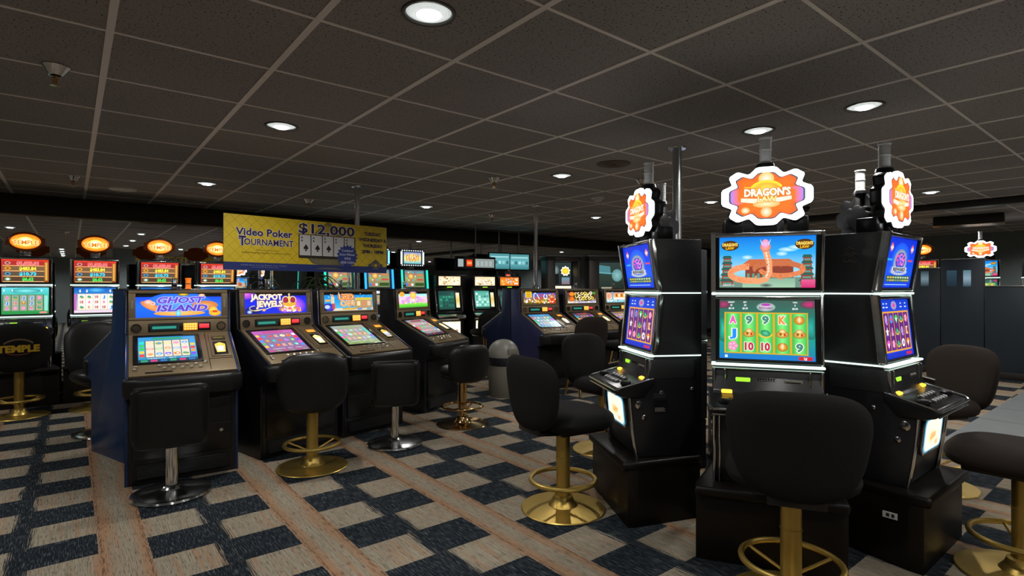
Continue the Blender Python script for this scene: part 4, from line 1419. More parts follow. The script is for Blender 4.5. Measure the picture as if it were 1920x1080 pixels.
    # topper
    if sign == 'dragon':
        out = scalloped(.208, .141)
        sg = upart('topper_sign', t, ('up_sign', k), lambda mb: (mb.plate([(x * 1.03, zz * 1.04 + 1.727 + dz) for x, zz in out], .078, .13, 'black_plastic', .004),
                                                            mb.plate([(x * .5, zz * .55 + 1.727 + dz) for x, zz in out], .128, .160, 'black_plastic', .006), None)[-1])
        def border(mb):
            mb.plate([(x, zz + 1.727 + dz) for x, zz in out], .060, .080, 'white_border', .003)
        part('lit_border', sg, ('up_bord', k), border)
        def sart(mb):
            A = Art(mb, (-.208, .0585, 1.586 + dz), (1, 0, 0), (0, 0, 1), .416, .282, 'lit_glass', .0005)
            A.clip = False
            cc = lambda q: [(.208 + x * q, .141 + zz * q * .97) for x, zz in out]
            A.poly(cc(.83), '4a5a68')
            A.lift()
            pts = cc(.79)
            n = len(pts)
            inn = cc(.60)
            A.poly(inn, 'ff7a2a', False)
            for q in range(n):
                cs = []
                for p in (pts[q], pts[(q + 1) % n]):
                    e = min(1, max(0, (abs(p[0] - .208) / .164 - .80) / .20))
                    c0, c1 = hx('ff6a30'), hx('b090ff')
                    cs.append(tuple(c0[j_] * (1 - e) + c1[j_] * e for j_ in range(4)))
                o_ = hx('ff7a2a')
                mb.face([A.P(*inn[q]), A.P(*pts[q]), A.P(*pts[(q + 1) % n]), A.P(*inn[(q + 1) % n])], 'lit_glass', cols=[o_, cs[0], cs[1], o_])
            A.disc(.208, .222, .035, .034, 'fffbe8', 'ffc860', seg=16)
            A.disc(.208, .172, .062, .045, 'ffe858', 'ff9a30', seg=18)
            A.arc(.208, .165, .07, .045, 20, 160, .012, 'ffe040')
            A.line([(.11, .185), (.15, .182), (.18, .195)], .006, 'ffc840')
            A.poly([(.095, .115), (.208, .098), (.318, .118), (.318, .135), (.208, .125), (.095, .133)], 'fff8dc')
            A.disc(.208, .100, .06, .018, 'fff4c0', 'ffb860', seg=16)
            A.disc(.208, .062, .026, .026, 'fffbe8', 'ffb050', seg=12)
            A.disc(.115, .072, .020, .016, 'fffbe8', 'ffb050', seg=12)
            A.text("DRAGON'S", .212, .158, .034, 'fffce8', w=.205, bold=.05, outline='c86a18', ow=.05)
            A.text('LAW', .212, .124, .026, 'fff0a0', w=.085, bold=.04, outline='c86a18', ow=.05)
        part('sign_face', sg, ('up_sart', k), sart)
        def brk(mb):
            mb.box((-.05, .09, 1.550 + dz), (.05, .20, 1.60 + dz), 'black_plastic', .006)
            mb.box((-.19, .10, 1.552 + dz), (-.10, .20, 1.63 + dz), 'black_plastic', .012)
            mb.box((.10, .10, 1.552 + dz), (.19, .20, 1.63 + dz), 'black_plastic', .012)
            mb.box((-.022, .112, 1.56 + dz), (.022, .150, 1.880 + dz), 'dark_gray', .006)
            mb.lathe([(0, 0), (.045, 0), (.040, .018), (0, .018)], (0, .130, 1.876 + dz), 'black_plastic', 24)
        upart('sign_bracket', t, ('up_brk', dz), brk)
        def can(mb):
            mb.lathe([(0, 0), (.031, 0), (.031, .006), (.027, .010), (.027, .064), (.029, .066), (.029, .072), (.027, .074), (.027, .120), (.031, .124), (.031, .132), (0, .132)], (0, .130, 1.894 + dz), 'candle_gray', 24)
        upart('candle_light', t, ('up_can', dz), can)
    else:
        def oval(a, b, n=40):
            return [(a * math.cos(2 * PI * q / n), b * math.sin(2 * PI * q / n)) for q in range(n)]
        zc = 1.727 + dz
        sg = upart('topper_sign', t, ('up_sign', k), lambda mb: (mb.plate([(x, zz + zc) for x, zz in oval(.165, .108)], .07, .11, 'red_amber_rim', .012),
                                                            mb.box((-.180, .075, zc - .045), (-.12, .105, zc + .045), 'red_amber_rim', .006),
                                                            mb.box((.12, .075, zc - .045), (.180, .105, zc + .045), 'red_amber_rim', .006), None)[-1])
        def sart(mb):
            A = Art(mb, (-.165, .0685, zc - .108), (1, 0, 0), (0, 0, 1), .33, .216, 'lit_bright', .0005)
            A.disc(.165, .108, .140, .082, 'ffc850', 'c85a08', seg=30)
            A.disc(.165, .108, .07, .05, 'fff8d0', 'ffc850', seg=22)
            A.text('TEMPLE', .165, .098, .045, 'a85a08', w=.23, bold=.03, outline='fff0b0', ow=.04)
            rg = random.Random(3)
            for q in range(22):
                a = q * .2856
                A.disc(.165 + .135 * math.cos(a), .108 + .078 * math.sin(a), .006, .006, 'b06010', seg=6)
            A.arc(.165, .12, .08, .045, 30, 150, .010, 'b86a10')
        part('sign_face', sg, ('up_sart', k), sart)
        upart('sign_bracket', t, ('up_brk', k), lambda mb: (mb.box((-.05, .08, 1.550 + dz), (.05, .11, zc - .09), 'chrome', .004), mb.box((-.11, .06, 1.550 + dz), (.11, .17, 1.568 + dz), 'dark_gray', .006), None)[-1])
    return t

CC = (3.30, 1.70)
RAD = .955
def carousel(deg, label, top, low, boost='lit_screen', off=(0, 0)):
    a = R(deg)
    loc = (CC[0] + RAD * math.cos(a) + off[0], CC[1] + RAD * math.sin(a) + off[1], 0)
    return upright(label, loc, a + PI / 2, top, low, 'dragon', group='dragon machines standing in a ring', boost=boost)
carousel(210, 'middle dragon video slot machine facing the camera with green reels', pic_dragon, pic_dragon_reels)
carousel(150, 'left dragon video slot machine turned left, its dark side panel showing', pic_reward, pic_reward_reels)
carousel(270, 'right dragon video slot machine turned right with blue screens seen edge-on', pic_reward, pic_reward_reels, off=(-.03, .02))
right_machine = [o for o in C.objects if o.get('label', '').startswith('right dragon')][0]
def fn(mb):
    mb.box((-.3165, .10, .215), (-.3145, .16, .245), 'white_plastic', .0008, 1)
    mb.box((-.3172, .112, .222), (-.3164, .124, .238), 'dark_gray')
    mb.box((-.3172, .132, .222), (-.3164, .146, .238), 'dark_gray')
part('asset_tag', right_machine, None, fn)
carousel(330, 'dragon machine facing away whose black sign back shows behind the right one', pic_dragon, pic_dragon_reels)
carousel(30, 'dragon machine facing away, hidden behind the middle one but for its black bracket', pic_reward, pic_reward_reels)
carousel(90, 'dragon machine facing away behind the left one', pic_dragon, pic_dragon_reels)

for i, (x, lab) in enumerate(((-.385, 'temple video slot machine at the left edge of the photo with green reels'), (.225, 'temple video slot machine with white reels, left of the island machine'),
                              (.860, 'temple video slot machine rising over the left part of the island machine'), (1.500, 'temple video slot machine half covered by the left end of the banner'))):
    upright(lab, (x, 7.84, 0), 0, pic_jackpots, pic_meadow_reels if i == 0 else pic_white_reels, 'temple', dz=.062, group='temple machines along the mirror wall', belly=False, sx=.92)

# ------------------------------------------------------------------ other machines along the mirror wall and beyond the partition
def tower(label, loc, rz, tube, cols, seed, group='tall machines under bulb-lit signs'):
    t = thing('tower_slot_machine', label, 'slot machine', loc, rz, group)
    part('cabinet', t, ('tw_cab',), lambda mb: (mb.box((-.25, 0, 0), (.25, .48, .95), 'black_laminate', .006), mb.prism([(.0, .95), (.07, 1.60), (.48, 1.60), (.48, .95)], -.25, .25, 'dark_gray', .006), None)[-1])
    part('button_deck', t, ('tw_deck',), lambda mb: mb.prism([(-.10, .78), (-.10, .82), (.02, .90), (.02, .78)], -.25, .25, 'chrome', .006))
    uz = Vector((0, .07, .65)).normalized()
    n = Vector((1, 0, 0)).cross(uz)
    def scr(mb):
        A = Art(mb, Vector((-.19, .036, 1.285)) + n * .004, (1, 0, 0), uz, .38, .30, 'lit_screen', .0003)
        A.rect(0, 0, .38, .30, '2a3028')
        A.grad(.01, .01, .37, .29, ['708058', 'a09868', '607890'])
        for q in range(12):
            A.disc(.12 + .085 * math.cos(q * .5236), .19 + .075 * math.sin(q * .5236), .014, .014, ['e8e0b0', 'e05848', '60b0e0', '80d060'][q % 4], seg=8)
        A.disc(.12, .19, .055, .05, 'ffe080', 'c07830', seg=14)
        for q in range(4):
            A.rect(.23, .12 + .04 * q, .35, .148 + .04 * q, ['c05048', '8aa060', 'd88040', '60a0a0'][q])
        for q in range(3):
            A.rect(.02 + .05 * q, .03, .06 + .05 * q, .07, ['4080e0', 'e05858', 'e8e8e8'][q])
        A.rect(.19, .03, .36, .08, '305020')
    part('screen', t, ('tw_scr', seed), scr)
    def low(mb):
        O = Vector((-.20, .006, 1.0)) + n * .002
        A = Art(mb, O, (1, 0, 0), uz, .40, .25, 'lit_bright', .0003)
        A.rect(0, 0, .40, .25, '202020')
        A.rect(.02, .19, .38, .235, '8090a0')
        for q in range(9):
            A.disc(.04 + .04 * q, .213, .014, .012, 'f0f8ff', seg=8)
        pic_far(cols, seed, 30)(Art(mb, O + uz * .02 + n * .006, (1, 0, 0), uz, .40, .15, 'lit_screen', .0002))
    part('reel_glass', t, ('tw_low', seed), low)
    for s in (-1, 1):
        part('side_light', t, ('tw_tube', tube, s), lambda mb: (mb.tube([(s * .235, .015, 1.26), (s * .235, .05, 1.58)], .017, tube, 12), mb.box((s * .235 - .02, .00, 1.22), (s * .235 + .02, .05, 1.25), 'chrome', .003), None)[-1])
    sg = part('topper_sign', t, ('tw_sign',), lambda mb: (mb.box((-.235, .12, 1.64), (.235, .24, 1.93), 'dark_gray', .010), mb.box((-.04, .15, 1.60), (.04, .22, 1.65), 'chrome', .004), mb.lathe([(0, 0), (.03, 0), (.03, .11), (0, .11)], (0, .18, 1.93), 'candle_gray', 16), None)[-1])
    def sart(mb):
        A = Art(mb, (-.235, .1195, 1.64), (1, 0, 0), (0, 0, 1), .47, .29, 'lit_bright', .0004)
        A.rect(.01, .01, .46, .28, '202428')
        A.lift()
        for q in range(10):
            A.disc(.045 + .042 * q, .268, .009, .009, 'f4faff', seg=8, lift=False)
            A.disc(.045 + .042 * q, .022, .009, .009, 'f4faff', seg=8, lift=False)
        for u in (.015, .425):
            A.rect(u, .04, u + .03, .25, 'd8f0f8' if tube == 'teal_tube' else '70c8ff', False)
        B = Art(mb, (-.235 + .075, .1185, 1.64 + .05), (1, 0, 0), (0, 0, 1), .32, .19, 'lit_glass', .0002)
        B.grad(0, 0, .32, .19, ['60c0d0', 'f8f0a0', '8090d0'])
        B.disc(.16, .10, .13, .065, 'fff8c0', 'f8c040', seg=18)
        speckle(B, .02, .02, .30, .17, 40, ['ffffff', 'ffe060', 'e06040', '5080d0'], 7)
        for q in range(5):
            B.arc(.06 + .05 * q, .10, .018, .04, 40 + 50 * q, 320 + 50 * q, .009, 'c06018')
    part('sign_face', sg, ('tw_sart', tube), sart)
    return t
tower('tall machine with teal side lights and a bulb-framed sign, right of the banner', (4.50, 8.18, 0), 0, 'teal_tube', ['a09868', 'c07848', '607890', 'e8e0b0', 'd04838', '60b0e0'], 51)
tower('tall machine with blue side lights half hidden by the right end of the banner', (3.86, 8.18, 0), 0, 'blue_tube', ['7088b0', 'c0a868', '607890', 'e8e0b0', '80c060', 'e07848'], 52)
tower('tall machine with teal side lights showing just below the banner', (3.22, 8.18, 0), 0, 'teal_tube', ['a09868', 'b09058', '607890', 'f0f0e0', 'e05838', '5090e0'], 53)

def classic(label, loc, rz, topcols, scrcols, bellycols, seed, group='white-lit machines in the far row'):
    t = thing('reel_slot_machine', label, 'slot machine', loc, rz, group)
    part('cabinet', t, ('cl_cab',), lambda mb: mb.prism([(.02, 0), (.02, .72), (-.06, .76), (-.06, .80), (.03, .86), (.10, 1.28), (.04, 1.30), (.04, 1.50), (.46, 1.50), (.46, 0)], -.26, .26, 'black_laminate', .006))
    part('top_glass', t, ('cl_top', seed), lambda mb: pic_far(topcols, seed, 70)(Art(mb, (-.21, .038, 1.325), (1, 0, 0), (0, 0, 1), .42, .155, 'lit_glass', .00008)))
    uz = Vector((0, .07, .42)).normalized()
    n = Vector((1, 0, 0)).cross(uz)
    def scr(mb):
        m = frame_mat(Vector((0, .03, .86)), (1, 0, 0), uz)
        mb.box((-.24, -.014, .02), (.24, 0, .40), 'black_plastic', .006, mat=m)
        mb.tube([(-.25, .02, .87), (-.25, .088, 1.28), (.25, .088, 1.28), (.25, .02, .87)], .008, 'chrome', 8)
        A = Art(mb, Vector((-.20, .03, .86)) + uz * .05 + n * .015, (1, 0, 0), uz, .30, .32, 'lit_screen', .0002)
        A.grad(0, 0, .30, .32, scrcols[:3])
        rg = random.Random(seed)
        for i in range(5):
            for j in range(5):
                A.rect(.02 + .055 * i, .05 + .05 * j, .06 + .055 * i, .085 + .05 * j, rg.choice(scrcols))
        A.rect(0, 0, .30, .03, '104038')
        A = Art(mb, Vector((.13, .03, .86)) + uz * .08 + n * .015, (1, 0, 0), uz, .07, .26, 'lit_screen', .0002)
        A.grad(0, 0, .07, .26, ['f0f0d0', 'e0c860', 'f8f0d0'])
    part('screen', t, ('cl_scr', seed), scr)
    def deck(mb):
        mb.prism([(-.075, .755), (-.075, .80), (.03, .862), (.03, .84)], -.262, .262, 'chrome', .004)
    part('button_deck', t, ('cl_deck',), deck)
    part('deck_light', t, ('cl_dl',), lambda mb: mb.box((-.05, .030, 1.288), (.05, .042, 1.302), 'green_led', .003, 1))
    part('belly_glass', t, ('cl_bel', seed), lambda mb: pic_far(bellycols, seed + 1, 60)(Art(mb, (-.20, .018, .44), (1, 0, 0), (0, 0, 1), .40, .26, 'lit_bright', .00008)))
    return t
CR = ['f0e0b8', 'fff4d8', 'e8d0a0', 'ffffff', 'c89858', '906838', 'f8e8c0']
classic('far machine with a dark green screen, right of the tall teal-lit one', (5.08, 8.02, 0), R(-4), CR, ['0e4a42', '1a6a58', '0a3a38', '2a8a70', '3a9a80'], CR, 61)
classic('far machine with a pale green screen, left of the dark navy machine end', (5.83, 8.02, 0), R(-4), CR, ['58b0a0', '88d0c0', '40a090', 'e0fff0', '2a7868', 'c0f0e0'], CR + ['f0b0a0'], 63)
classic('far machine with an orange top glass, just above the dark navy machine end', (6.42, 8.05, 0), R(-4), ['f07818', 'ff9a28', 'e06010', 'ffd080', '8898d0', 'f8e8e0'], ['305858', '406868', '204040'], CR, 65)
classic('far machine seen in the gap between the left and middle dragon machines', (8.3, 5.55, 0), R(-60), ['f0e0a0', 'f8f0c8', 'e0b860', '80c060'], ['3858c0', '60a0e0', '2040a0', 'e0e0ff', 'f08050'], CR, 67)

# hanging screens and dark cabinets towards the mirror wall
def tvs():
    for i, (x, lab) in enumerate(((6.50, 'teal-lit hanging screen, left of the pair beside the chrome pole'), (7.00, 'teal-lit hanging screen, right of the pair beside the chrome pole'))):
        t = thing('hanging_screen', lab, 'screen', (x, 8.50, 1.80), R(-14), 'hanging screens near the mirror wall')
        part('case', t, 'tv_case', lambda mb: mb.box((-.23, 0, -.17), (.23, .05, .17), 'black_plastic', .006))
        def pic(mb):
            A = Art(mb, (-.21, -.001, -.15), (1, 0, 0), (0, 0, 1), .42, .30, 'lit_screen', .0004)
            A.grad(0, 0, .42, .30, ['3a7880', '68b0b8', '4a8a90'])
            for q in range(5):
                A.rect((.03 + .08 * q), .10, .08 + .08 * q, .16, ['8ac8cc', '3a7078', 'a8d8d8'][q % 3])
            A.rect(.03, .22, .40, .25, '9ad0d4')
        part('display', t, ('tv_pic',), pic)
        part('hanger', t, 'tv_hang', lambda mb: mb.lathe([(0, .17), (.016, .17), (.016, CEIL - 1.785), (0, CEIL - 1.785)], (0, .03, 0), 'steel_pole', 12))
tvs()
t = thing('hanging_display', 'long hanging box sign with an orange lit panel over the far row', 'sign', (5.86, 8.36, 1.74), R(-8))
part('box', t, None, lambda mb: mb.box((-.40, 0, -.12), (.40, .10, .12), 'cabinet_brown', .008))
def fn(mb):
    A = Art(mb, (-.38, -.001, -.10), (1, 0, 0), (0, 0, 1), .76, .20, 'lit_screen', .0005)
    A.rect(0, .03, .11, .17, '98a8a8')
    A.rect(.12, 0, .33, .20, '101010')
    A.rect(.35, .02, .75, .18, '8a9490')
    A.rect(.17, .04, .29, .16, 'e84010')
    A.text('500', .23, .10, .05, 'ffb070', w=.09, bold=.04)
    for q in range(4):
        A.rect(.37 + .09 * q, .05, .43 + .09 * q, .14, 'a0aca8')
part('panel', t, None, fn)
part('hanger', t, None, lambda mb: mb.lathe([(0, .12), (.014, .12), (.014, CEIL - 1.725), (0, CEIL - 1.725)], (.0, .05, 0), 'steel_pole', 12))

def display_case(label, loc, rz, w, pics):
    t = thing('display_cabinet', label, 'cabinet', loc, rz, 'dark framed cabinets behind the far slant row')
    def fr(mb):
        mb.box((-w / 2, 0, 0), (-w / 2 + .24 * w, .4, 1.86), 'cabinet_brown', .008)
        mb.box((w / 2 - .06 * w, 0, 0), (w / 2, .4, 1.86), 'cabinet_brown', .008)
        mb.box((-w / 2, 0, 1.78), (w / 2, .4, 1.86), 'cabinet_brown', .008)
        mb.box((-w / 2, 0, 0), (w / 2, .4, 1.22), 'cabinet_brown', .008)
        mb.box((-w / 2 - .03, -.03, 1.86), (w / 2 + .03, .42, 1.885), 'gray_tile', .006)
    part('frame', t, ('dc', w), fr)
    part('back_panel', t, ('dcb', w), lambda mb: mb.box((-w / 2 + .1, .34, 1.22), (w / 2 - .03, .39, 1.78), 'black_plastic'))
    def pan(mb):
        A = Art(mb, (-w * .24, .335, 1.22), (1, 0, 0), (0, 0, 1), w * .66, .55, 'lit_screen', .0004)
        pics(A)
    part('picture', t, None, pan)
def dc1(A):
    w, h = A.w, A.h
    A.grad(0, 0, w, h, ['181a1a', '28302f', '303a3a'])
    A.grad(0, 0, w, h * .18, ['e8d8b8', 'fff4e0'])
    A.disc(w * .22, h * .72, w * .22, h * .2, '88a0a0', '303a3a', seg=14)
    A.rect(w * .06, h * .24, w * .40, h * .60, '0c0e0e')
    A.star(w * .72, h * .70, w * .24, w * .19, 9, 'f0f8e8')
    A.disc(w * .72, h * .70, w * .16, w * .14, 'ffe840', 'f0c020', seg=16)
    A.grad(w * .54, h * .24, w * .92, h * .48, ['8a6870', '6898a8'])
def dc2(A):
    w, h = A.w, A.h
    A.grad(0, 0, w, h, ['1c2622', '2a3a32', '303e3c'])
    A.poly([(w * .05, h * .62), (w * .55, h * .58), (w * .52, h * .86), (w * .05, h * .92)], '4a8088')
    A.disc(w * .78, h * .55, w * .20, h * .22, '8ab8b8', '58888a', seg=14)
    A.rect(w * .2, h * .05, w * .6, h * .14, 'a0a088')
    A.line([(w * .1, h * .65), (w * .9, h * .60)], .012, '70b0b8')
display_case('dark framed cabinet with a yellow sunburst inside, beyond the far slant row', (7.15, 7.38, 0), R(-24), .64, dc1)
display_case('dark framed cabinet with dim teal shapes, just left of the left dragon machine', (7.82, 6.84, 0), R(-34), .80, dc2)
def potted(mb):
    mb.lathe([(0, 0), (.14, 0), (.17, .30), (.15, .31), (0, .29)], m='cabinet_brown', seg=20)
t = thing('potted_plant', 'dark potted plant with drooping fronds below the middle of the banner', 'plant', (2.62, 7.5, 0))
part('pot', t, None, potted)
principled('leaf', (0.02, 0.045, 0.015), 0.5, noise=(20, (0.05, 0.07, 0.02), .3))
def fronds(mb):
    rg = random.Random(5)
    for q in range(46):
        a = rg.uniform(0, 2 * PI)
        L = rg.uniform(.25, .5)
        z0 = rg.uniform(1.1, 1.45)
        pts = [(L * f * math.cos(a) * 0.9, min(.5, L * f * math.sin(a) * .9), z0 + .25 * f - .55 * f * f) for f in (0, .2, .4, .6, .8, 1)]
        mb.tube(pts, .012, 'leaf', 5, r2=.002)
    mb.tube([(0, 0, .28), (.02, 0, .8), (0, 0, 1.45)], .03, 'cabinet_brown', 8)
part('foliage', t, None, fronds)['kind'] = 'stuff'

# ------------------------------------------------------------------ the poker banner on clear tubes
BA = math.atan2(.207, 1.535)
t = thing('banner_sign', 'yellow and navy VIDEO POKER TOURNAMENT banner held over the bronze slant machines', 'sign', (.97, 4.965, 1.43), BA)
BW, BH = 1.552, .462
part('board', t, None, lambda mb: mb.box((0, 0, 0), (BW, .008, BH), 'banner_edge'))
def banner_art(A):
    w, h = A.w, A.h
    A.rect(0, 0, w, h, '22306f')
    A.poly([(0, h * .145), (w, h * .135), (w, h), (0, h)], 'd8bc22')
    A.lift()
    A.grad(0, h * .145, w * .46, h, ['d4b81e', 'dcc022'], lift=False)
    A.lift()
    d = h * .19
    for k in range(-6, 34):                       # diamond quilting
        for s in (-1, 1):
            x0 = k * d
            p = [(x0, h * .15), (x0 + s * h * .85, h)]
            q = []
            for (x, y) in p:
                q.append((x, y))
            (xa, ya), (xb, yb) = q
            if xa > xb:
                (xa, ya), (xb, yb) = (xb, yb), (xa, ya)
            if xb <= 0 or xa >= w:
                continue
            if xa < 0:
                ya += (yb - ya) * (0 - xa) / (xb - xa)
                xa = 0
            if xb > w:
                yb = ya + (yb - ya) * (w - xa) / (xb - xa)
                xb = w
            A.line([(xa, ya), (xb, yb)], .005, 'b8982a')
            A.k -= .9
    A.k += 2
    # drape and tent behind the cards
    A.poly([(w * .46, h * .64), (w * .58, h * .995), (w * .60, h * .995), (w * .71, h * .64)], '8a7a30')
    A.poly([(w * .50, h * .66), (w * .58, h * .93), (w * .59, h * .93), (w * .66, h * .66)], 'b89a28')
    A.poly([(w * .46, h * .26), (w * .49, h * .16), (w * .54, h * .135), (w * .68, h * .135), (w * .70, h * .28)], '6a6448')
    for k in range(4):
        A.arc(w * .58, h * .30, w * (.03 + .024 * k), h * (.05 + .03 * k), 190, 350, .005, '8f8658')
    A.poly([(w * .50, h * .055), (w * .56, h * .09), (w * .64, h * .09), (w * .69, h * .04)], '5a5a58')
    A.text('Video Poker', w * .215, h * .70, h * .13, '1a1550', w=w * .31, bold=.03, outline='e8e0e0', ow=.03)
    A.text('TOURNAMENT', w * .225, h * .52, h * .115, '1a1550', w=w * .30, bold=.025, outline='e8e0e0', ow=.03)
    A.text('T', w * .094, h * .535, h * .16, '1a1550', w=w * .038, bold=.045, outline='e8e0e0', ow=.03)
    A.text('Winners Last Round', w * .225, h * .375, h * .026, '4a3a18', w=w * .12)
    A.text('Grand Prizes for Highest Tournament Scores', w * .225, h * .325, h * .028, '4a3a18', w=w * .27)
    A.text('$12,000', w * .585, h * .845, h * .185, '1a1550', w=w * .36, bold=.025, outline='e0d8d0', ow=.03)
    A.rect(w * .405, h * .26, w * .770, h * .73, '2c261a')
    A.lift()
    for k in range(5):
        u0 = w * (.411 + .0715 * k)
        A.rect(u0, h * .315, u0 + w * .066, h * .715, 'c8c6c4', False)
    A.lift()
    def spade(u, v, r, col='15131c'):
        A.poly([(u, v + r * 1.2), (u + r * .75, v + .1 * r), (u + r * .7, v - .45 * r), (u + .15 * r, v - .35 * r), (u + .35 * r, v - r), (u - .35 * r, v - r), (u - .15 * r, v - .35 * r), (u - r * .7, v - .45 * r), (u - r * .75, v + .1 * r)], col, False)
    for k in range(5):
        u0 = w * (.411 + .0715 * k)
        if k < 3:
            spade(u0 + w * .038, h * .46, h * .062)
        spade(u0 + w * .014, h * .60, h * .022)
    A.lift()
    for k in range(5):
        A.text('A', w * (.425 + .0715 * k), h * .665, h * .045, '15131c', bold=.03)
    A.star(w * .715, h * .335, h * .245, h * .20, 18, '263a86')
    for s, v, ww in (('Combined', .45, .078), ('Score Winner', .37, .105), ('WINS', .285, .045), ('$500 CASH', .205, .088)):
        A.text(s, w * .715, h * v, h * .048, 'c8cce0', w=w * ww, bold=.02)
    for s, v, ww in (('TUESDAY,', .83, .125), ('WEDNESDAY &', .705, .20), ('THURSDAY', .58, .145), ('2PM - 10PM', .45, .155)):
        A.text(s, w * .895, h * v, h * .068, '1c184c', w=w * ww, bold=.03)
    # dome emblem
    A.disc(w * .915, h * .16, w * .055, h * .055, '4a4a50', seg=18)
    A.poly([(w * .875, h * .12), (w * .955, h * .12), (w * .945, h * .22), (w * .915, h * .29), (w * .885, h * .22)], '4a4a50')
    for k in range(4):
        A.rect(w * (.886 + .016 * k), h * .14, w * (.894 + .016 * k), h * .21, '8a7a40')
    A.disc(w * .915, h * .16, w * .012, h * .03, 'd0a830', seg=12)
    A.text('LAS VEGAS', w * .915, h * .095, h * .018, 'c8c8d0', w=w * .04)
    A.text('3958 East Craig Road, Las Vegas', w * .21, h * .095, h * .022, '9aa0c0', w=w * .25)
    A.line([(w * .14, h * .055), (w * .29, h * .055)], .004, '6870a0')
part('front_print', t, None, lambda mb: banner_art(Art(mb, (0, -.0006, 0), (1, 0, 0), (0, 0, 1), BW, BH, 'printed', .00012)))
part('back_print', t, None, lambda mb: banner_art(Art(mb, (BW, .0086, 0), (-1, 0, 0), (0, 0, 1), BW, BH, 'printed', .00012)))
for u in (.40, 1.14):
    def tb(mb):
        mb.lathe([(0, -.154), (.024, -.154), (.024, -.148), (.013, -.146), (.013, .06), (0, .06)], (u, .016 + .008, 0), 'clear_acrylic', 20)
        mb.lathe([(.014, -.10), (.017, -.10), (.017, -.092), (.014, -.092)], (u, .024, 0), 'chrome', 20)
    part('support_tube', t, None, tb)

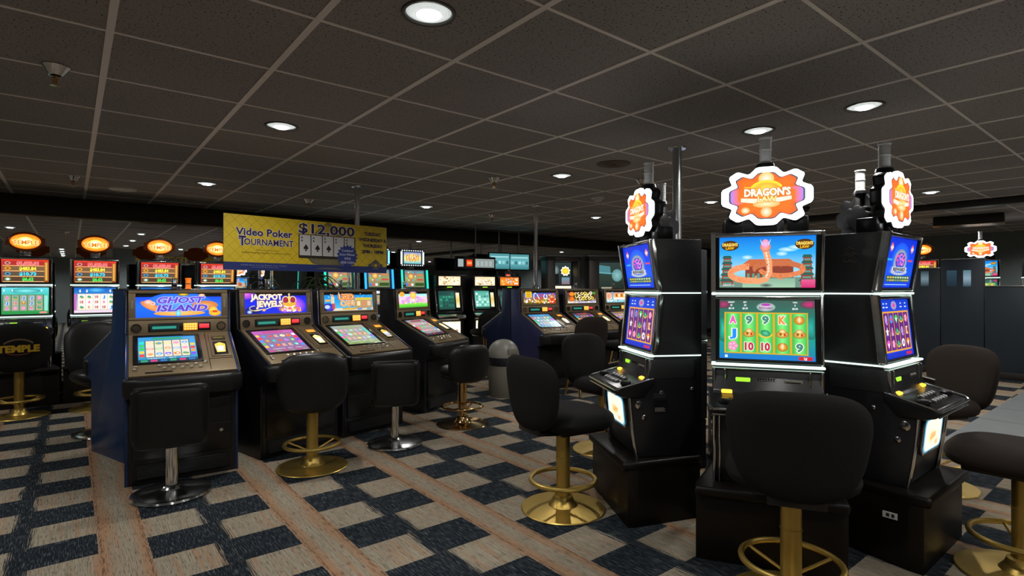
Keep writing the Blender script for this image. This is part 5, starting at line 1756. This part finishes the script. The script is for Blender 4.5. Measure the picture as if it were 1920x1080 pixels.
# ------------------------------------------------------------------ stools
def stool(label, loc, face_deg, kind, back, seat_h=.56, bw=.44, bh=.40, bz=.70, seat_w=.44, cover='vinyl', group='stools', tilt=8, back_off=.20, embroidered=False, taper=.0, sd=.42, seat_fwd=0.0):
    """sits facing the direction face_deg; back rest behind it"""
    t = thing('casino_stool', label, 'stool', (loc[0], loc[1], 0), R(face_deg - 90), group)
    metal = {'chrome': 'chrome', 'brass': 'brass', 'polished': 'polished_brass', 'legs': 'polished_brass'}[kind]
    if kind == 'chrome':
        part('base', t, ('st_base', kind), lambda mb: mb.lathe([(0, 0), (.215, 0), (.222, .010), (.218, .022), (.19, .030), (.12, .036), (.06, .042), (.045, .06), (.040, .062)], m='chrome', seg=48))
        part('pole', t, ('st_pole', kind, seat_h), lambda mb: mb.lathe([(.034, .055), (.034, seat_h - .06), (0, seat_h - .06)], m='chrome', seg=28))
    elif kind in ('brass', 'polished'):
        part('base', t, ('st_base', kind), lambda mb: mb.lathe([(0, 0), (.238, 0), (.245, .005), (.240, .010), (.16, .016), (.085, .024), (.064, .050), (.056, .075), (.042, .082)], m=metal, seg=52))
        part('pole', t, ('st_pole', kind, seat_h), lambda mb: (mb.lathe([(.040, .070), (.040, seat_h - .06), (0, seat_h - .06)], m=metal, seg=28), mb.lathe([(.041, .30), (.043, .30), (.043, .304), (.041, .304)], m=metal, seg=28), None)[-1])
        fr = part('foot_ring', t, ('st_ring', kind), lambda mb: mb.ring((0, 0, .170), .188, .0125, metal, 48, 10))
        for a in (30, 150, 270):
            part('spoke', fr, ('st_spoke', kind, a), lambda mb: mb.tube([(.035 * math.cos(R(a)), .035 * math.sin(R(a)), .120), (.185 * math.cos(R(a)), .185 * math.sin(R(a)), .168)], .007, metal, 8))
    else:
        for a in (45, 135, 225, 315):
            part('leg', t, ('st_leg', a, seat_h), lambda mb: mb.tube([(.12 * math.cos(R(a)), .12 * math.sin(R(a)), seat_h - .06), (.225 * math.cos(R(a)), .225 * math.sin(R(a)), .002)], .015, metal, 10))
        part('foot_ring', t, ('st_lring',), lambda mb: (mb.ring((0, 0, .21), .200, .010, metal, 40, 8), None)[-1])
    M = Matrix.Translation((0, seat_fwd, seat_h)) @ Matrix.Rotation(PI / 2, 4, 'X')
    part('seat', t, ('st_seat', seat_w, sd, seat_h, cover, back, seat_fwd), lambda mb: (mb.cushion(seat_w, sd, .11, cover, n=2.9 if back == 'round' else 5, mat=M, flat=.6), mb.box((-.15, -.15 + seat_fwd, seat_h - .075), (.15, .15 + seat_fwd, seat_h - .045), 'black_plastic', .01), None)[-1])
    Bm = Matrix.Translation((0, -back_off, bz)) @ Matrix.Rotation(R(tilt), 4, 'X')
    def bk(mb):
        mb.cushion(bw, bh, .085 if back == 'round' else .07, cover, n=3.0 if back == 'round' else 9, taper=taper, bend=.045 if back == 'round' else .015, mat=Bm, flat=.5)
        if back == 'square':                  # piped top edge
            p = [(-bw / 2 * .97, -.03, -bh * .30), (-bw / 2 * .985, -.034, bh * .42), (-bw / 2 * .93, -.034, bh * .485), (bw / 2 * .93, -.034, bh * .485), (bw / 2 * .985, -.034, bh * .42), (bw / 2 * .97, -.03, -bh * .30)]
            mb.tube([Bm @ Vector(q) for q in p], .006, cover, 8)
    b = part('backrest', t, ('st_back', bw, bh, bz, back, cover, taper, tilt, back_off), bk)
    part('back_bracket', t, ('st_brk', bz, bh, seat_h, back_off), lambda mb: mb.prism([(-.10, seat_h - .075), (-back_off + .01, seat_h - .06), (-back_off - .005, bz - bh * .1), (-back_off + .012, bz - bh * .1), (-back_off + .03, seat_h - .045), (-.10, seat_h - .055)], -.10, .10, 'black_plastic', .003))
    if embroidered:
        def emb(mb):
            n = Bm.to_3x3()
            A = Art(mb, Bm @ Vector((.17, -.046, -.08)), n @ Vector((-1, 0, 0)), n @ Vector((0, 0, 1)), .34, .2, 'printed', .0004)
            # seen from behind the sitter: u runs towards -x when looking along +y
            A = Art(mb, Bm @ Vector((-.17, -.048, -.08)), n @ Vector((1, 0, 0)), n @ Vector((0, 0, 1)), .34, .2, 'printed', .0004)
            A.text('TEMPLE', .17, .08, .062, 'c09a20', w=.31, bold=.05, outline='3a2a08', ow=.04)
            A.arc(.17, .075, .13, .095, 35, 145, .016, '6a5440')
            A.arc(.17, .09, .12, .07, 220, 320, .008, '7a3a28')
        part('embroidery', b, ('st_emb',), emb)
    return t
a1 = -4 + 90
stool('low chrome-based stool with square black vinyl back before the island machine', (.49, 3.99), 82, 'chrome', 'square', seat_h=.45, bw=.39, bh=.38, bz=.515, tilt=2, back_off=.17, seat_w=.40, sd=.36, group='square-backed chrome stools')
stool('low chrome-based stool with square black vinyl back before the USED CARS machine', (2.07, 4.12), 66, 'chrome', 'square', seat_h=.45, bw=.37, bh=.37, bz=.525, tilt=2, back_off=.16, seat_w=.38, sd=.36, group='square-backed chrome stools')
stool('brass-disc stool with rounded black back before the JACKPOT JEWELS machine', (1.35, 3.97), 74, 'brass', 'round', seat_h=.55, bw=.47, bh=.42, bz=.63, tilt=4, back_off=.19, cover='vinyl', group='round-backed brass stools')
stool('shiny brass stool with rounded black back, nearest the trash can along the bronze row', (2.88, 4.34), 84, 'polished', 'round', seat_h=.50, bw=.42, bh=.36, bz=.585, tilt=5, back_off=.17, cover='vinyl', seat_w=.40, sd=.38, group='round-backed brass stools')
def ring_stool(deg, label, r, cover='fabric', jitter=0.0, off=(0, 0), **kw):
    a = R(deg)
    return stool(label, (CC[0] + r * math.cos(a) + off[0], CC[1] + r * math.sin(a) + off[1]), deg + 180 + jitter, 'brass', 'round', seat_h=.53, bw=.475, bh=.42, bz=.695, tilt=7, back_off=.25, cover=cover, taper=.14, group='padded brass stools around the dragon machines', seat_w=.50, sd=.46, seat_fwd=.04, **kw)
ring_stool(150, 'padded brass stool in profile before the left dragon machine', RAD + .275, jitter=22)
ring_stool(210, 'padded brass stool seen from behind before the middle dragon machine', RAD + .265, off=(.045, -.05), jitter=-1)
ring_stool(270, 'padded brass stool cut by the right edge of the photo', RAD + .255, cover='brown_fabric')
ring_stool(330, 'padded stool with dull brown back behind the right dragon machine', RAD + .275, cover='brown_fabric')
ring_stool(90, 'padded brass stool hidden behind the left dragon machine but for its base', RAD + .30)
stool('four-legged brass stool with brown padded back before the far slant machines', (4.78, 4.60), 78, 'legs', 'round', seat_h=.55, bw=.46, bh=.42, bz=.74, tilt=5, cover='brown_fabric', group='four-legged brass stools')
stool('four-legged brass stool with black back, farther right at the far slant row', (5.55, 4.66), 88, 'legs', 'round', seat_h=.55, bw=.46, bh=.42, bz=.74, tilt=5, cover='fabric', group='four-legged brass stools')
stool('dark-backed stool in front of the far white-lit machines', (5.38, 7.45), 86, 'polished', 'round', seat_h=.55, bw=.44, bh=.40, bz=.70, cover='fabric', group='stools in the far row')
stool('brass stool with gold TEMPLE lettering on its back at the left edge', (-.40, 7.36), 92, 'brass', 'round', seat_h=.55, bw=.50, bh=.48, bz=.70, tilt=6, cover='fabric', embroidered=True, group='stools with gold lettering on the back')
stool('stool with gold TEMPLE lettering partly hidden by the black-backed stool', (.22, 7.36), 92, 'brass', 'round', seat_h=.55, bw=.50, bh=.48, bz=.70, tilt=6, cover='fabric', embroidered=True, group='stools with gold lettering on the back')
stool('chrome-based black stool left of and behind the island machine', (.22, 6.02), 288, 'chrome', 'round', seat_h=.52, bw=.46, bh=.50, bz=.74, cover='vinyl', group='stools behind the island machine')
stool('burgundy-seated stool seen between the left and middle dragon machines', (7.2, 4.75), 30, 'chrome', 'round', seat_h=.62, bw=.44, bh=.34, bz=.78, cover='burgundy_vinyl', group='burgundy stools')

# ------------------------------------------------------------------ trash can
t = thing('trash_can', 'beige trash can with a gray dome lid and black bag rim', 'trash can', (4.02, 5.18, 0))
part('body', t, None, lambda mb: mb.lathe([(0, 0), (.165, 0), (.172, .01), (.182, .30), (.186, .42), (.17, .44), (0, .44)], m='trash_shell', seg=40))
part('bag_rim', t, None, lambda mb: mb.lathe([(.186, .37), (.190, .375), (.194, .42), (.190, .468), (.175, .472)], m='bag_plastic', seg=40))
def dome(mb):
    mb.lathe([(.186, .455), (.190, .46), (.190, .485), (.182, .53), (.16, .585), (.125, .630), (.08, .658), (.03, .670), (0, .671)], m='trash_dome', seg=44)
part('dome_lid', t, None, dome)
part('flap', t, None, lambda mb: mb.box((-.07, -.188, .505), (.07, -.165, .575), 'trash_shell', .01, 2))

# ------------------------------------------------------------------ far right: partition, lit signs and machines beyond
def partition(label, y0, y1, ztop, slab):
    t = thing('partition_panel', label, 'partition', (10.2, (y0 + y1) / 2, 0), 0, 'dark blue partition at the far right')
    h = (y1 - y0) / 2
    part('panel', t, None, lambda mb: mb.box((0, -h, 0), (.08, h, ztop), 'partition_laminate', .006))
    part('kick_strip', t, None, lambda mb: mb.box((-.012, -h, 0), (0, h, .10), 'beam_paint', .003))
    part('cap', t, None, lambda mb: mb.box((-.012, -h, ztop), (.092, h, ztop + .014), 'steel_pole', .003))
    for i, (u, w, c) in enumerate(slab):
        def g(mb):
            A = Art(mb, (-.002, u + w / 2, 1.30), (0, -1, 0), (0, 0, 1), w, .24, 'lit_screen', .0005)
            A.grad(0, 0, w, .24, c)
        part('glass_slot', t, None, g)
partition('partition panel with two dim glass slots just right of the right dragon screens', 2.44, 3.02, 1.575, [(.16, .07, ['0c161c', '2c4048']), (-.10, .10, ['101c22', '6a808a', '20303a'])])
partition('tall partition panel with two pale glass slots in the middle of the far right wall', 1.93, 2.43, 1.70, [(.12, .12, ['12222c', '28404e']), (-.06, .09, ['24404c', '8098a8', '50707c'])])
partition('low dark partition panel at the right edge of the photo', .75, 1.92, 1.30, [])
SGN = [(11.8, 2.30, 1.93, 'scalloped white-lit dragon sign on a machine beyond the tall partition', 'dragon'),]
def far_machine(label, x, y, rz, kind):
    if kind == 'dragon':
        upright(label, (x, y, 0), rz, pic_dragon, pic_dragon_reels, 'dragon', dz=.20, group='machines beyond the far right partition')
far_machine('far dragon machine whose lit scalloped sign shows above the tall partition', 11.62, 2.24, R(-78), 'dragon')
far_machine('far dragon machine at the right edge above the low partition', 11.95, 1.52, R(-78), 'dragon')
for i, (x, y, lab) in enumerate(((11.4, 2.97, 'far machine with an oval lit sign just right of the right dragon screens'),)):
    upright(lab, (x, y, 0), R(-75), pic_jackpots, pic_white_reels, 'temple', dz=.22, group='machines beyond the far right partition', belly=False, sx=.9)
t = thing('ceiling_box', 'dark box hung under the ceiling over the far scalloped sign', 'box', (10.9, 2.25, CEIL), R(8))
part('box', t, None, lambda mb: mb.box((-.20, -.42, -.14), (.20, .42, -.002), 'beam_paint', .006))
part('lip', t, None, lambda mb: mb.box((-.215, -.43, -.150), (.215, .43, -.138), 'gold_edge', .003))
